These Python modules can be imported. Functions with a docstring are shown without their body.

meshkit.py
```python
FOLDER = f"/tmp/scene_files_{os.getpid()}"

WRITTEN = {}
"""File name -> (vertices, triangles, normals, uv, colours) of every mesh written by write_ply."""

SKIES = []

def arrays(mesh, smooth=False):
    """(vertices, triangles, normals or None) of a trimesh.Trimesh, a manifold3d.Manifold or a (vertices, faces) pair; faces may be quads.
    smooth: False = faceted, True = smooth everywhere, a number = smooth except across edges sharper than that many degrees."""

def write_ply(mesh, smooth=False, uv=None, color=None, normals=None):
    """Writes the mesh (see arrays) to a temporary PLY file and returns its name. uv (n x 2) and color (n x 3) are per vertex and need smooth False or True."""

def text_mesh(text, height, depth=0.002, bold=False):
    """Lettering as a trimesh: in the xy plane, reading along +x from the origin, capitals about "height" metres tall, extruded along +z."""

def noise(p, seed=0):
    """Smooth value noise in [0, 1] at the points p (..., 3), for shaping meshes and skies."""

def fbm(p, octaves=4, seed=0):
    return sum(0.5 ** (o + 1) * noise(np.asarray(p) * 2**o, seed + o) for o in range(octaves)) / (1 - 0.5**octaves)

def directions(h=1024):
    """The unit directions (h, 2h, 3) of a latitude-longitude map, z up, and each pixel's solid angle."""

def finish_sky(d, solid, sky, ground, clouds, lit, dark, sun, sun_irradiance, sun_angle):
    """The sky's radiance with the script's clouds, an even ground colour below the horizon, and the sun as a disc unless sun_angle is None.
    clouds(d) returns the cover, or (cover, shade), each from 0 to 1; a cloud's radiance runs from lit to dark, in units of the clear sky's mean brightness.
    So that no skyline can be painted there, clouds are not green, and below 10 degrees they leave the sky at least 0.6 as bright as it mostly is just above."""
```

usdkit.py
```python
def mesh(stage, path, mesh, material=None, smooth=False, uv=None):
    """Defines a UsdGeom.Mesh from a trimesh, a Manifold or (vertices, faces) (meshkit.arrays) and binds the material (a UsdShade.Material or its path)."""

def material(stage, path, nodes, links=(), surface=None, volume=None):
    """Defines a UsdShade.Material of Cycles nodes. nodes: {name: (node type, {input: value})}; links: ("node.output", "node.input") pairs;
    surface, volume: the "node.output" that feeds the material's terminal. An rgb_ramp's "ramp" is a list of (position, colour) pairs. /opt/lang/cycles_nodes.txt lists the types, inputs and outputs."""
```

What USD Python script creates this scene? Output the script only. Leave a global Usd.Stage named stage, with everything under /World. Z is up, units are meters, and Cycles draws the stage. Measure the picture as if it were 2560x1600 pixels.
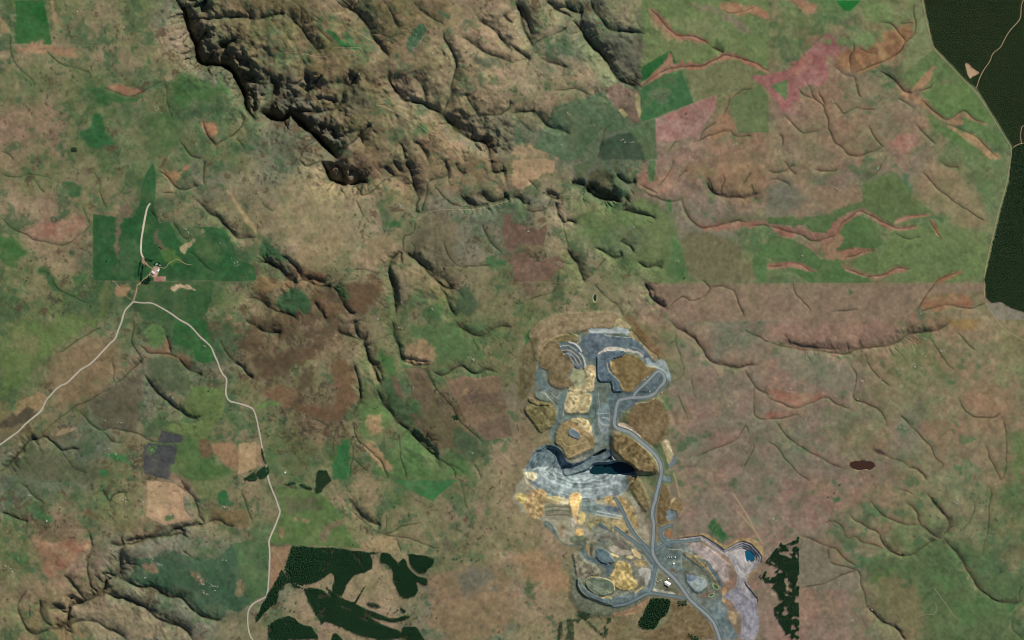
import math, random
import numpy as np
import trimesh, usdkit
from scipy import ndimage as ndi
from pxr import Usd, UsdGeom, UsdLux, UsdShade, Sdf, Gf, Vt

stage = Usd.Stage.CreateInMemory()
UsdGeom.SetStageUpAxis(stage, UsdGeom.Tokens.z)
UsdGeom.SetStageMetersPerUnit(stage, 1.0)
UsdGeom.Xform.Define(stage, '/World')
UsdGeom.Scope.Define(stage, '/World/Looks')

# ---------------------------------------------------------------- camera, sky, sun, exposure
cam = UsdGeom.Camera.Define(stage, '/World/camera')
CAM_H = 30000.0
cam.AddTranslateOp().Set(Gf.Vec3d(0, 0, CAM_H))
cam.CreateHorizontalApertureAttr(36.0)
cam.CreateVerticalApertureAttr(22.5)
cam.CreateFocalLengthAttr(36.0 * CAM_H / 6400.0)
cam.CreateClippingRangeAttr(Gf.Vec2f(500, 90000))
cam.CreateExposureAttr(0.0)
SUN_AZ, SUN_EL = math.radians(40), math.radians(35)
SUN = np.array([math.sin(SUN_AZ) * math.cos(SUN_EL), math.cos(SUN_AZ) * math.cos(SUN_EL), math.sin(SUN_EL)])
sky_mat = usdkit.material(stage, '/World/Looks/sky_air', {
    's': ('sky_texture', {'sky_type': 'single_scattering', 'sun_disc': False, 'sun_elevation': SUN_EL, 'sun_rotation': SUN_AZ, 'altitude': 500.0}),
    'b': ('background_shader', {'strength': 0.07})}, [('s.color', 'b.color')], surface='b.background')
sky = UsdLux.DomeLight.Define(stage, '/World/sky')
UsdShade.MaterialBindingAPI.Apply(sky.GetPrim()).Bind(sky_mat)
sun = UsdLux.DistantLight.Define(stage, '/World/sun')
sun.CreateNormalizeAttr(True); sun.CreateIntensityAttr(1.2); sun.CreateAngleAttr(0.53)
sun.CreateColorAttr(Gf.Vec3f(1.0, 0.955, 0.88))
_z = SUN; _x = np.cross([0, 0, 1.0], _z); _x /= np.linalg.norm(_x); _y = np.cross(_z, _x)
sun.AddTransformOp().Set(Gf.Matrix4d(*_x, 0, *_y, 0, *_z, 0, 0, 0, 0, 1))

def info(prim, label=None, category=None, group=None, kind=None):
    for k, v in (('label', label), ('category', category), ('group', group), ('kind', kind)):
        if v: prim.SetCustomDataByKey(k, v)
    return prim
info(sky.GetPrim(), kind='structure', label='clear daylight sky above the farmland')
NAMES = {}
def path(name, parent='/World'):
    k = NAMES.get((parent, name), 0); NAMES[(parent, name)] = k + 1
    return f'{parent}/{name}' + (f'_{k:03d}' if k else '')
# ---------------------------------------------------------------- survey of the land (plan coordinates)
# Every line below is read in map sheets: a sheet's origin and the size of its unit, in quarter-decametre steps (2.5 m).
SHEETS = {f'{c}{r}': (640 * c, 400 * r, 2.6456) for c in range(4) for r in range(4)}
SHEETS.update(M1=(1280, 780, 1.3228), M2=(1440, 780, 1.3228), M3=(1280, 980, 1.3228), M4=(1440, 980, 1.3228), M5=(1280, 1180, 1.3228),
              M6=(1600, 1180, 1.3228), M7=(1380, 1320, 1.3228), M8=(1600, 1340, 1.3228), F=(320, 620, .6614), H=(1620, 1420, .6614), W=(0, 0, 10.5816))
def pts(sheet, text):
    x0, y0, s = SHEETS[sheet]
    a = np.array(text.split(), float).reshape(-1, 2)
    return a * s + [x0, y0]

# valleys and gullies: sheet | depth m, width of the steep bank (to the north-east), width of the gentle bank | line
STREAMS = '''
00|95 34 14|165 0 170 6 175 10 174 17 175 26 179 34 184 41 184 48 187 57 192 60 205 59 213 61 219 69 224 78 229 83 230 97 233 107 240 113
10|95 34 14|0 107 5 107 10 110 15 112 25 113 31 104 33 108 37 113 42 117 48 124 51 127
10|14 5 8|48 124 40 127 39 132 50 134 54 129 56 133 50 137 43 145 42 151
11|16 6 8|42 0 45 6 49 7 54 4 62 1
11|70 24 12|62 1 64 8 67 15 71 20 80 22 85 25
11|14 4 6|83 22 83 25 87 27 93 25 97 20 100 23 98 28 99 33 104 33 110 29 120 19 130 15 140 14 147 21 151 30 154 36 152 40 151 48 157 49 158 42 161 32 163 22
11|55 18 9|85 25 90 23 96 20 99 18 103 20
00|45 14 14|174 17 188 19 203 18 215 15 232 17 242 17
00|40 14 12|172 8 183 7 190 3 196 0
00|34 14 16|184 42 190 33 194 30
00|55 22 14|192 59 200 52 206 45 213 40 224 36
00|34 14 10|219 69 228 64 234 59
00|32 12 12|229 83 236 76 242 71
00|10 4 8|0 143 8 147 13 151
00|5 4 8|10 33 10 45 11 55 15 60 21 69 28 72 31 79
00|4 5 14|45 49 55 60 75 64 84 68 88 74
00|7 7 8|98 82 110 88 120 91 131 88 143 82 152 76
00|14 5 10|193 113 194 122 196 128 204 135
00|12 4 6|204 135 212 131 220 128 228 121 231 110
00|12 4 10|170 135 177 142 182 149 190 151
00|9 4 6|165 48 175 50 181 46
00|10 4 8|222 131 230 141
00|5 4 10|156 76 157 92 160 103 163 113
10|34 22 34|81 0 86 5 92 9 98 14 103 20 107 28 114 39 121 47 126 54
10|14 14 30|120 0 125 7 129 15 132 23 137 30
10|16 14 30|150 2 155 10 163 15 176 24
10|32 22 34|27 13 33 18 42 25 48 34 54 43 60 50
10|30 12 14|0 18 14 16 26 13
10|10 8 10|21 5 26 10
10|4 5 14|66 24 55 14 40 4 34 0
10|44 26 24|124 65 124 74 128 81 134 88 139 94 150 96 158 97 167 103 176 107
10|28 18 20|147 71 155 77 158 85 161 92 162 98
10|28 14 26|177 32 181 41 185 50 189 58 190 63 187 74 185 85 183 95 178 105
10|60 34 30|176 106 184 118 193 126 203 131 217 134 221 140 222 150
10|16 8 14|204 131 205 122 202 115
10|24 14 20|212 109 206 101 200 92 199 86
10|16 8 12|212 109 220 110 232 108 239 104 239 95
10|24 14 22|194 35 203 40 207 44 217 51 230 54 242 58
10|34 20 20|209 19 219 24 226 28 233 37 242 45
10|22 12 20|232 14 237 19 242 20
10|55 24 16|31 105 31 97 35 91 43 91 51 84 56 76 62 70
10|45 20 18|31 104 40 103 55 106 65 105 77 101 82 88 86 72
10|85 30 16|48 124 56 130 64 138 72 146 78 151
10|34 16 16|86 137 93 133 96 130 101 125 110 118
10|22 14 18|133 133 138 138 140 145 141 151
10|22 14 18|148 132 156 137 161 148 162 151
10|45 22 12|12 110 14 96 16 84 12 70
10|35 18 12|84 86 90 78 96 70
20|44 22 20|2 3 6 8 9 16 12 28 16 36 20 43
20|24 12 16|0 40 8 50 14 55 17 56
20|32 14 20|33 0 40 6 48 11 58 16
20|34 14 16|50 2 55 8 60 11 68 12
20|28 18 18|74 0 77 9 81 14 86 22 92 29 103 31 115 30 124 31
20|40 22 26|58 20 63 25 70 33 77 43 85 52 92 60 97 69 104 77 114 82 121 83
20|12 6 12|0 56 17 56
20|18 12 20|26 54 35 58 44 62 52 64
20|12 8 14|40 84 48 86 58 83 64 86 72 90
20|18 9 14|0 107 8 106 17 105 23 106
20|22 14 16|23 106 26 112 33 119 45 122 54 126
20|10 12 16|6 110 12 120 18 126
20|18 10 14|20 44 28 36 38 31 47 30 52 26
20|9 5 9|130 9 140 18 150 28 156 34 170 35 181 40 186 43
20|10 5 9|121 83 130 75 140 69 150 65 165 63 178 64 190 58 200 52 208 52 220 57 230 62 242 67
20|5 4 8|200 8 208 12 220 11 230 6
20|5 4 8|207 92 215 86 225 84
20|10 6 10|80 151 83 140 86 130 88 125 94 119
20|7 4 8|170 134 178 132 190 125 208 124
20|7 4 8|201 110 203 100 205 92
30|10 5 9|136 4 138 18 140 27 135 36 130 40 125 48 118 52 110 58 90 66 83 68
30|4 4 8|125 21 137 23
30|9 5 8|107 21 118 24 124 31 130 38
30|10 6 8|82 40 83 48 78 54 78 68
30|9 6 8|62 61 68 67 76 71 80 72
30|14 6 10|107 68 112 72 122 80 130 87 136 88
30|6 4 7|88 46 100 50
30|11 5 8|81 70 83 82 84 90 86 91
30|11 5 9|34 76 40 84 43 92 53 100 54 107 57 115 57 122 60 127 63 136 70 140 76 146 85 147 95 144 104 141 110 137
30|12 5 8|48 87 52 94 54 99
30|6 4 7|61 96 66 101 70 108 75 104 82 101 90 103 100 104
30|9 5 9|123 93 130 98 138 102
30|9 5 9|143 95 150 100 160 108 170 113 178 108 187 102 195 112 205 116
30|10 5 10|138 118 148 128 158 137
30|6 5 10|173 117 185 124 200 132 218 148
30|7 4 8|10 127 15 131 14 137
30|8 5 9|28 84 34 90 42 92
01|5 3 6|0 12 8 15 18 15 28 13 35 15 48 17
01|4 3 7|32 18 36 25 42 31
01|7 5 8|0 53 5 56 10 65 18 68 25 70 35 76 48 79 58 81 65 79 73 72 80 69 87 60
01|4 3 6|77 45 81 53 86 60
01|5 3 7|88 10 90 15 95 19 94 27 97 38 101 45
01|4 3 5|75 82 83 85 87 90
01|14 7 8|151 11 158 15 163 21 168 28 175 28 187 24
01|8 4 6|155 31 168 32
01|12 6 10|194 0 194 5 192 18 194 23
01|20 10 12|183 36 188 42 194 48 201 53 206 54 210 60 216 67 225 73 240 72
01|9 5 8|142 47 148 57
01|8 4 6|154 50 155 55 160 54
01|8 5 9|165 58 167 66 174 75 182 72
01|9 5 9|178 86 185 91 192 99 200 105 206 107
01|4 4 8|36 105 48 108 52 122 70 130 84 137
11|24 12 14|123 5 124 12 130 14
11|26 12 14|130 0 135 8 138 12 143 10
11|34 14 14|142 0 145 8 147 16 150 28 154 36
11|18 9 14|163 22 166 19 175 18 180 15
11|10 4 9|169 22 173 30 178 37 186 43 195 45 205 45 215 43 228 39 242 34
11|34 13 12|195 36 201 41 207 44 213 43 221 41
11|34 12 12|214 28 216 36 221 40 230 38 240 33
11|30 14 14|223 0 222 10 226 13 236 10
11|20 12 20|177 0 180 8 182 20
11|18 10 14|188 4 192 10 198 12
11|9 4 8|150 57 150 66 145 70 140 71 138 78 138 85 142 87
11|32 14 18|142 87 146 93 152 96 158 100 163 107 171 114 178 120 187 120
11|22 12 16|174 118 178 127 182 135 186 143 190 148
11|9 7 10|186 120 192 124 196 130
11|36 9 14|136 86 130 91 127 97 126 105 128 115 129 125 131 138 132 143
11|16 6 10|136 86 137 95 138 98
11|7 4 9|92 103 105 104 112 107 117 108
11|44 18 18|0 97 10 97 18 101 23 105 28 113 34 116 38 117
11|26 14 12|38 117 45 113 52 117 62 119 72 119
11|26 10 14|72 119 78 127 82 135 88 142 93 147
11|20 9 14|55 134 60 140 64 148 66 151
11|22 10 14|0 131 8 134 15 141 24 143 35 147 40 151
11|5 4 9|5 40 9 45 15 48
11|12 7 12|213 60 216 70 219 77 225 82 232 86
11|6 6 10|177 72 180 86 185 95 192 101 205 100 220 100
11|8 8 12|95 37 98 45 102 53
21|24 9 10|0 35 8 36 11 42 17 43
21|10 4 8|9 38 12 47 20 51 33 48 35 40 37 36
21|26 9 9|31 32 36 34 44 36
21|28 10 9|55 24 62 23 70 22
21|12 6 9|17 18 19 22 24 28
21|54 18 14|71 22 71 25 74 30 79 34 88 36 95 35 100 37 104 38
21|22 7 8|104 46 109 40 108 33 112 40
21|26 11 10|98 14 104 19 110 22 118 21
21|22 8 9|95 31 100 34 103 38
21|22 10 14|104 46 108 48 117 51 126 53 135 56
21|10 5 8|122 23 128 28 138 31
21|8 4 8|113 27 117 32
21|24 9 12|41 38 42 47 45 55 48 59 55 57 61 60
21|7 3 8|48 59 50 67 53 76 53 86
21|28 9 12|53 86 56 94 62 98 64 105 67 112 70 116
21|20 9 10|79 83 86 86 91 90 97 93 103 91 102 85
21|20 9 12|102 75 106 79 112 82 115 87
21|20 9 12|119 96 124 101 128 102 137 99 142 102
21|11 6 10|74 104 78 105 84 99 88 94
21|30 13 14|125 116 127 122 132 130 138 136 146 141
21|8 3 7|147 142 152 136 157 129 163 130 168 134 178 130 187 123 186 119 180 114
21|11 5 9|186 119 193 120 200 119 207 123 212 127 215 137 219 148
21|13 5 9|161 36 162 46 166 53 174 62 180 66 190 64 200 61 210 57 220 59
21|8 4 8|222 64 232 62 242 63
21|20 8 12|183 21 186 28 192 33 200 35 208 34 220 34 232 31
21|6 3 6|156 17 165 10
21|8 4 7|16 131 25 128 35 126 41 121 44 108
21|4 3 6|0 134 6 136 16 131
21|6 5 9|78 119 85 127 90 131 98 136 105 146
31|10 5 8|0 62 20 67 28 68 40 75 50 77 57 72 64 70
31|9 5 8|64 70 70 58 80 52 88 46 98 53 108 58 117 64 125 65 140 63
31|9 5 8|117 64 122 57 130 54 140 53 152 51
31|7 4 7|65 88 75 84 80 85
31|8 5 8|72 93 82 90 90 87 100 85
31|8 5 8|70 99 76 103 85 106 95 110 105 111 115 106 122 102 128 103 134 103
31|7 4 7|0 100 12 100 22 98 30 99 40 105 47 106
31|7 4 7|152 55 155 63 160 70 164 74
31|8 5 8|182 105 172 110 160 113 152 122 145 135 142 140
31|4 3 7|24 116 26 125 35 135 42 141
31|7 4 8|60 142 68 141 75 142 85 140
31|9 5 9|142 144 150 142 160 139 172 137 182 141 195 141 205 136
31|8 5 9|165 2 170 7 180 7
31|5 5 10|172 38 180 42 190 49 205 57
31|9 6 9|0 20 8 18 16 21 22 24
31|9 6 9|15 0 22 10 26 12
31|9 6 9|44 8 52 10 60 10 65 8
02|9 4 9|125 0 126 8 125 20 128 28 131 36 134 39
02|18 6 10|134 39 128 43 120 50 117 55 110 60
02|10 5 9|106 40 108 48 107 55 111 61
02|8 3 7|111 61 103 67 95 68 88 74 78 78 70 82 60 90 50 97 42 105
02|24 10 16|136 53 140 60 147 68 155 75 163 82 170 87 176 92 182 93 190 91
02|14 6 9|158 14 160 22 161 31
02|11 5 8|133 25 140 33 150 32 160 32 168 35
02|20 9 12|168 35 173 42 178 47 185 50 192 52
02|24 9 12|220 40 228 46 233 52 240 55
02|10 5 9|207 20 212 30 220 38
02|11 5 9|74 85 80 92 83 97 92 102 98 104 105 102 115 105 130 108 140 112 150 115
02|6 3 8|98 104 104 112 112 116 118 116
02|15 5 9|30 111 34 113 38 112 42 110 47 115 52 120 58 124 65 122 75 121
02|34 13 8|0 145 5 140 12 132 20 123 28 116 36 112
02|5 4 8|58 124 64 132 72 141 82 145
02|16 7 12|232 0 237 4 242 5
02|4 4 8|55 31 70 22 85 14 95 8
12|30 14 16|0 5 5 9 12 11 25 12
12|26 10 12|92 0 92 10 97 16 103 19
12|18 9 12|73 8 82 13 90 14 100 18
12|34 10 12|101 19 103 28 107 38 111 46 114 55 117 61
12|16 6 10|113 65 116 73 121 81 127 87 130 95 135 99 142 103 146 105
12|30 15 14|146 105 152 111 158 118 163 123 168 127 173 126
12|7 4 9|168 127 175 133 185 140 188 150
12|20 7 10|93 40 94 50 98 60 99 68 96 80 93 88
12|10 4 8|91 97 92 108 97 115 104 119 110 127 115 130 120 138 125 150
12|5 4 9|92 118 92 130 88 150
12|5 3 8|92 130 98 135 106 144
12|6 3 9|134 103 134 115 137 128 140 143 142 151
12|22 8 10|130 0 131 10 133 22 137 33 140 38 147 40 155 43 164 43
12|15 6 9|166 49 175 53 180 52 187 46 197 43 203 50 209 50 218 46 226 49
12|18 9 12|188 0 195 8 204 14 212 16 220 14 222 10 230 7 242 8
12|6 4 9|207 18 211 28
12|10 6 12|160 46 165 57 172 67 180 77 187 85 190 95 200 103 209 110 215 115
12|5 4 9|52 94 60 95 66 100 70 98
12|6 3 8|75 100 72 115 72 125
12|9 4 9|205 136 212 146 212 151
12|5 5 9|173 133 185 138 195 145
32|18 14 10|0 20 8 24 20 27 35 29 50 30 65 31 75 32 88 26 100 25 112 24 122 20 130 14 140 12 155 11 165 7 175 2
32|7 4 4|16 14 21 24
32|8 4 4|24 20 31 28
32|8 4 4|37 21 43 29
32|8 4 4|46 20 50 29
32|8 4 4|60 21 66 31
32|7 4 4|74 20 78 30
32|7 4 4|87 17 90 26
32|7 4 9|79 36 80 45 84 54 81 62 80 72 85 77 95 80 105 86 110 91 113 99
32|6 4 8|92 30 97 45 105 55 115 62
32|9 4 8|0 73 8 77 20 81 30 82 42 77 52 73 58 75 65 81 77 83
32|8 4 8|0 94 10 94 18 91 28 88
32|7 3 8|8 97 15 106 22 114 30 119 40 127 50 129 58 135 68 139 72 138
32|5 3 8|0 115 10 122 17 133 28 143 38 150
32|13 5 8|126 91 130 95 134 99
32|8 4 8|134 99 142 107 150 116 156 121 158 130 162 132 167 137 160 143
32|12 5 9|132 139 140 141 147 147 150 151
32|7 5 8|99 122 108 125 115 130 125 131 132 137
32|5 3 8|181 74 186 84 191 90 200 93 212 94 219 90
32|4 4 9|152 15 160 25 168 42 178 47
32|4 4 9|180 10 185 20 195 28
32|5 3 7|221 92 226 105 225 120 226 140 221 151
32|7 4 8|206 118 210 132 220 150
32|5 3 7|159 116 165 108 175 104
22|14 6 9|150 0 157 8 166 12 175 21 182 32 190 41 197 42 206 44 215 46 222 45 232 43
22|11 5 9|221 48 225 58 230 66 242 70
22|4 3 7|155 9 155 20 148 24
22|5 3 7|155 20 158 33 163 48 158 56 152 58
22|4 3 7|157 68 162 80 166 94
22|5 3 8|170 55 172 66 175 75
22|7 4 8|219 10 228 13 238 18 242 20
22|6 3 7|225 115 222 108 221 98 212 112 200 118 190 122 182 125 172 129
22|6 4 8|228 62 229 80 229 92 242 94
22|5 3 7|228 115 226 125 220 137 216 150
22|4 3 7|6 106 5 98
23|5 3 8|197 40 190 45 188 52 192 60
33|15 7 7|150 12 155 18 160 24 165 32 170 38 171 46 166 54
33|14 6 6|165 55 172 62 178 71 184 79 191 90 196 98 203 106 212 112 222 116 232 117 240 113
33|10 5 8|96 20 104 28 111 35 117 38 125 40 133 43 142 41
33|13 5 6|142 41 147 45 153 50 160 55 165 56
33|10 5 8|130 22 137 25 142 31 142 38 145 43
33|9 5 8|78 34 81 40 90 42 98 47 105 51
33|16 8 9|105 51 107 57 110 62 116 66 121 69 127 71 136 70 142 66 150 60 160 56
33|8 4 8|30 52 42 54 50 59 56 63 63 63 67 70 75 77 83 81
33|6 4 8|52 42 56 38 64 39 70 45 71 51 75 55
33|7 4 8|75 56 83 53 88 58 98 60 110 65
33|6 3 7|57 76 60 79 68 81 75 83 82 85
33|10 4 8|82 85 87 90 88 98 89 103 92 108 92 114 93 119
33|18 8 9|93 119 99 126 107 132 115 137 122 141 127 148
33|6 3 7|30 101 45 99 55 97 64 91 72 89 82 86
33|4 3 7|80 104 87 102
33|4 3 7|55 62 56 75
33|6 3 7|208 5 212 12 209 22 208 28 209 45 206 55 203 65 201 72
33|5 3 7|195 20 195 27 190 38 182 50
33|6 4 7|122 8 130 10 136 14
33|16 7 8|122 141 126 148 130 151
33|6 4 7|240 100 236 107 239 113
33|7 4 7|232 130 230 140 236 147 242 150
03|48 15 8|118 62 114 68 112 75 113 82 112 88 108 92 100 96 98 103 93 108 85 113 75 117 66 119 64 126 64 133 60 139 52 141 45 140
03|28 11 10|112 90 120 95 128 100 134 102 142 102 147 104 154 109 160 111 170 110 176 117 182 123 190 129 200 131 208 134 213 130
03|32 13 18|94 107 104 109 112 112 118 112 126 115 134 121 142 127 148 133 158 135 168 138 176 142 184 151
03|22 10 16|64 137 72 134 80 132 90 133 98 138 108 144 120 151
03|22 11 16|60 90 63 93 70 100 76 108 82 114
03|14 7 12|83 46 87 54 88 64 85 70 83 75 84 90 86 103 88 113
03|8 5 9|78 66 84 72
03|26 10 9|118 60 125 60 131 58 136 54 145 56 160 53 166 50 176 54
03|22 9 10|104 61 112 63 118 60
03|24 9 8|160 52 162 47 170 46 176 44 185 43 192 40
03|14 8 12|170 0 176 12 183 18 187 27 189 35 194 40
03|14 8 12|194 40 197 38 204 38 213 43 222 44
03|14 7 12|98 8 100 16 104 22 107 16 112 13 120 11
03|8 5 9|0 15 8 11 14 5 19 2
03|8 6 12|19 2 28 10 36 17 42 22
03|16 9 14|0 30 8 33 18 38 28 40
03|18 8 12|27 104 17 115 16 122 20 130 24 138 27 145 34 147 42 144 48 140
03|18 8 12|38 112 38 125 42 134 50 140 55 141 61 139
03|22 9 8|46 121 56 121 60 125 65 125
03|22 9 8|64 128 66 113 72 110 80 117
03|8 5 10|27 118 29 130
03|12 7 12|148 133 152 142 156 151
03|9 6 12|172 65 180 70 190 77
03|7 4 8|227 12 232 22 234 27 238 40
13|5 3 8|90 26 96 34 105 43 112 50 118 50 124 45 124 33
13|5 3 8|118 50 130 50 140 44 155 40
13|6 3 8|118 50 128 53 140 54 150 58 170 63
13|5 3 7|134 55 137 67
13|5 3 8|192 0 195 12 199 28
13|20 13 20|88 18 93 22 98 34 108 40 118 43
10|10 9 12|57 24 66 34 72 40
20|16 8 8|190 45 200 50
21|7 4 5|190 33 188 25 183 17
21|8 4 5|198 35 197 28 201 20 199 14
21|6 4 5|206 34 208 28
21|8 4 5|214 34 215 27 219 18 226 12
21|6 4 5|226 33 228 27 225 22
20|9 5 8|176 134 179 122 192 115
20|8 4 8|206 124 214 131 226 128
20|8 4 8|166 108 160 124 150 140
21|8 4 8|140 24 147 14 152 0
21|9 5 8|126 31 140 37 152 41 162 36
31|9 5 8|0 10 8 13 16 10 24 2
31|8 4 8|108 2 104 12 92 20
30|9 5 8|170 60 160 72 150 84 140 87
30|8 4 8|14 108 22 118 34 126 48 124
30|8 4 8|96 118 100 130 110 138
31|8 5 9|145 12 158 26 176 40
31|7 4 8|120 70 132 76 146 74
'''

# ground cover, eight by five cells per sheet
COVER = {
 '00': 'cbaabiak eeaaaeqk cbbbabiq ffbcbccl ffbcbcba', '10': 'kkekkkee akkakeee qkkkfeee qqkkaeke iqqkakei',
 '20': 'llilmnmm ljijmnmm leejdmmm aejjcofm jjjjooff', '30': 'mmmnnrrr mfofnrrr offfmmrr offfommr fffffmmr',
 '01': 'abaaccil efbfcaaa bffdcdca bebdcdcc bbccccce', '11': 'ilkkkkkk alllaiij alllaiij qaaaakaa gghgbbba',
 '21': 'eajjofff jlmnpppp glmmmppm gblmmkbb baalooop', '31': 'ffpfofmr ppfmfnnr mffmmmnr mmmmmmmr pppffffr',
 '02': 'bbbacddg cakkiiig bakijabb kkjjacba jjjbggce', '12': 'gggaaccb gaabbbbb aggbcggp bggbccgp cbcbccce',
 '22': 'baaakopp aaaaaopo aaaaappp faaaappp faaaappp', '32': 'ooofffln pppanaen oppaaaff ppaapfff ppppafff',
 '03': 'jcabeeba bgfakiaa bffijjjj fffaijjj akkiiiia', '13': 'aceecaae ccbeeaaa jeeeeaae jeeeeiki eeeeeiki',
 '23': 'eaaaappp eeaappoo eaaaaooo eeaaaooo eeekaaoo', '33': 'ppofaaac opffmaab opfaccca oppacccc oppaaccc'}
TONE = dict(a=(125,116,83), b=(108,111,72), c=(89,105,65), d=(64,94,58), e=(143,125,93), f=(135,113,86), g=(106,93,66), h=(86,78,58),
            i=(112,112,88), j=(99,105,83), k=(120,103,72), l=(145,132,98), m=(103,117,74), n=(117,124,82), o=(137,113,93), p=(128,111,92), q=(90,90,68), r=(112,117,78))

BROAD = '''
00|46 70 10|165 0 174 17 184 41 187 57 205 59 219 69 229 83 233 107 240 113
10|72 100 10|0 107 15 112 33 108 48 124 64 138 78 151
11|60 55 10|62 1 71 20 85 25 103 20 130 15 150 30
10|34 60 40|81 0 98 14 114 39 126 54
10|40 60 40|124 65 134 88 158 97 184 118 217 134 222 150
20|30 50 30|50 14 70 33 92 60 121 83
21|30 40 14|71 22 79 34 104 38
11|26 40 24|136 86 158 100 187 120
12|26 40 24|113 65 130 95 158 118 173 126
03|26 40 16|118 62 112 88 93 108 64 126 45 140
03|18 40 20|94 107 134 121 176 142
32|16 40 20|0 20 50 30 100 25 155 11
'''
FENCES = '''
00|140 120 92|1.6 .4|0 43 70 43 110 43 165 43
01|120 112 84|1.4 .45|0 96.5 88 96.5
01|126 116 88|1.4 .45|88 114.5 150 115 202 114
11|132 120 92|1.5 .45|0 114.5 72 115 118 114
21|146 126 96|1.6 .5|0 115.5 60 115.5 125 116 242 116
31|146 122 96|1.6 .5|0 116.5 120 116.5 204 116
20|150 132 100|1.6 .5|88 85 44 104 20 112
20|150 132 100|1.6 .5|122 116 150 107 172 97 205 86 226 74
20|150 130 100|1.4 .4|160 66 172 97
00|84 96 64|1.6 .4|88 74 88 151
01|132 114 88|1.5 .4|148 2 147 36
11|84 88 60|1.6 .45|68 98 80 93 95 82 113 70 124 64
13|124 110 84|1.4 .4|0 58 12 59 35 61 64 63 85 64
13|132 112 84|1.6 .5|12 60 35 61
32|96 84 58|1.4 .45|164 50 150 65 140 78 132 88
33|136 122 98|1.5 .5|29.5 54 29.5 151
23|130 114 88|1.3 .4|0 63 36 63
02|92 90 62|1.5 .4|165 151 190 128 214 100
'''

CLIFFS = '''
00|60 9 5|165 0 170 6 175 10 174 17 175 26 179 34 184 41 184 48 187 57 192 60 205 59 213 61 219 69 224 78 229 83 230 97 233 107 240 113
10|60 9 5|0 107 5 107 10 110 15 112 25 113 31 104
10|60 10 5|30 104 33 108 37 113 42 117 48 124 56 128 64 138 72 146 78 151
11|45 8 4|62 1 64 8 67 15 71 20 80 22 85 25 96 20 103 20
10|58 4 26|44 68 50 71 50 80 45 89
10|36 4 22|14 72 19 80 19 92
10|40 4 22|54 90 62 92 70 93 77 97
10|48 4 26|56 118 68 119 76 125 74 134
10|34 4 16|95 128 101 131 101 137
10|32 4 18|85 70 93 71 97 78
00|44 4 20|183 29 193 28 196 34
00|52 4 24|203 42 212 39 214 48 217 58
00|44 4 20|221 55 233 56 235 64
00|48 4 22|226 69 238 71 241 79
00|48 4 22|170 -6 196 -3 193 3 182 8
00|44 4 20|231 83 238 85 241 100 238 109
11|48 4 22|64 3 76 4 84 12 85 22
11|48 4 20|88 7 96 11 102 18
11|26 4 14|22 90 32 94 40 104 42 114
11|24 4 12|44 110 56 112 68 116
20|34 4 16|4 5 12 8 16 20 20 34
20|28 4 12|40 3 52 8 62 8
20|22 4 12|66 30 76 40 86 50 94 60
21|40 4 14|72 20 80 28 92 31 104 35
21|24 3 9|54 22 62 20 70 20
21|20 3 8|31 30 38 31 44 34
12|12 3 8|92 62 99 66 98 78 94 86
12|12 3 8|106 34 114 44 120 58
12|9 3 7|148 103 158 114 170 124
12|20 3 9|136 34 148 37 164 41
03|24 3 9|117 58 126 57 134 52
03|26 3 9|160 50 168 47 176 50
03|20 3 8|63 112 72 113 80 116
03|18 3 8|48 118 58 118 62 124
03|18 3 8|94 90 104 88 110 92
32|8 3 7|12 18 30 26 50 27 74 28
11|30 3 11|128 104 132 118 134 138
'''
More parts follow.
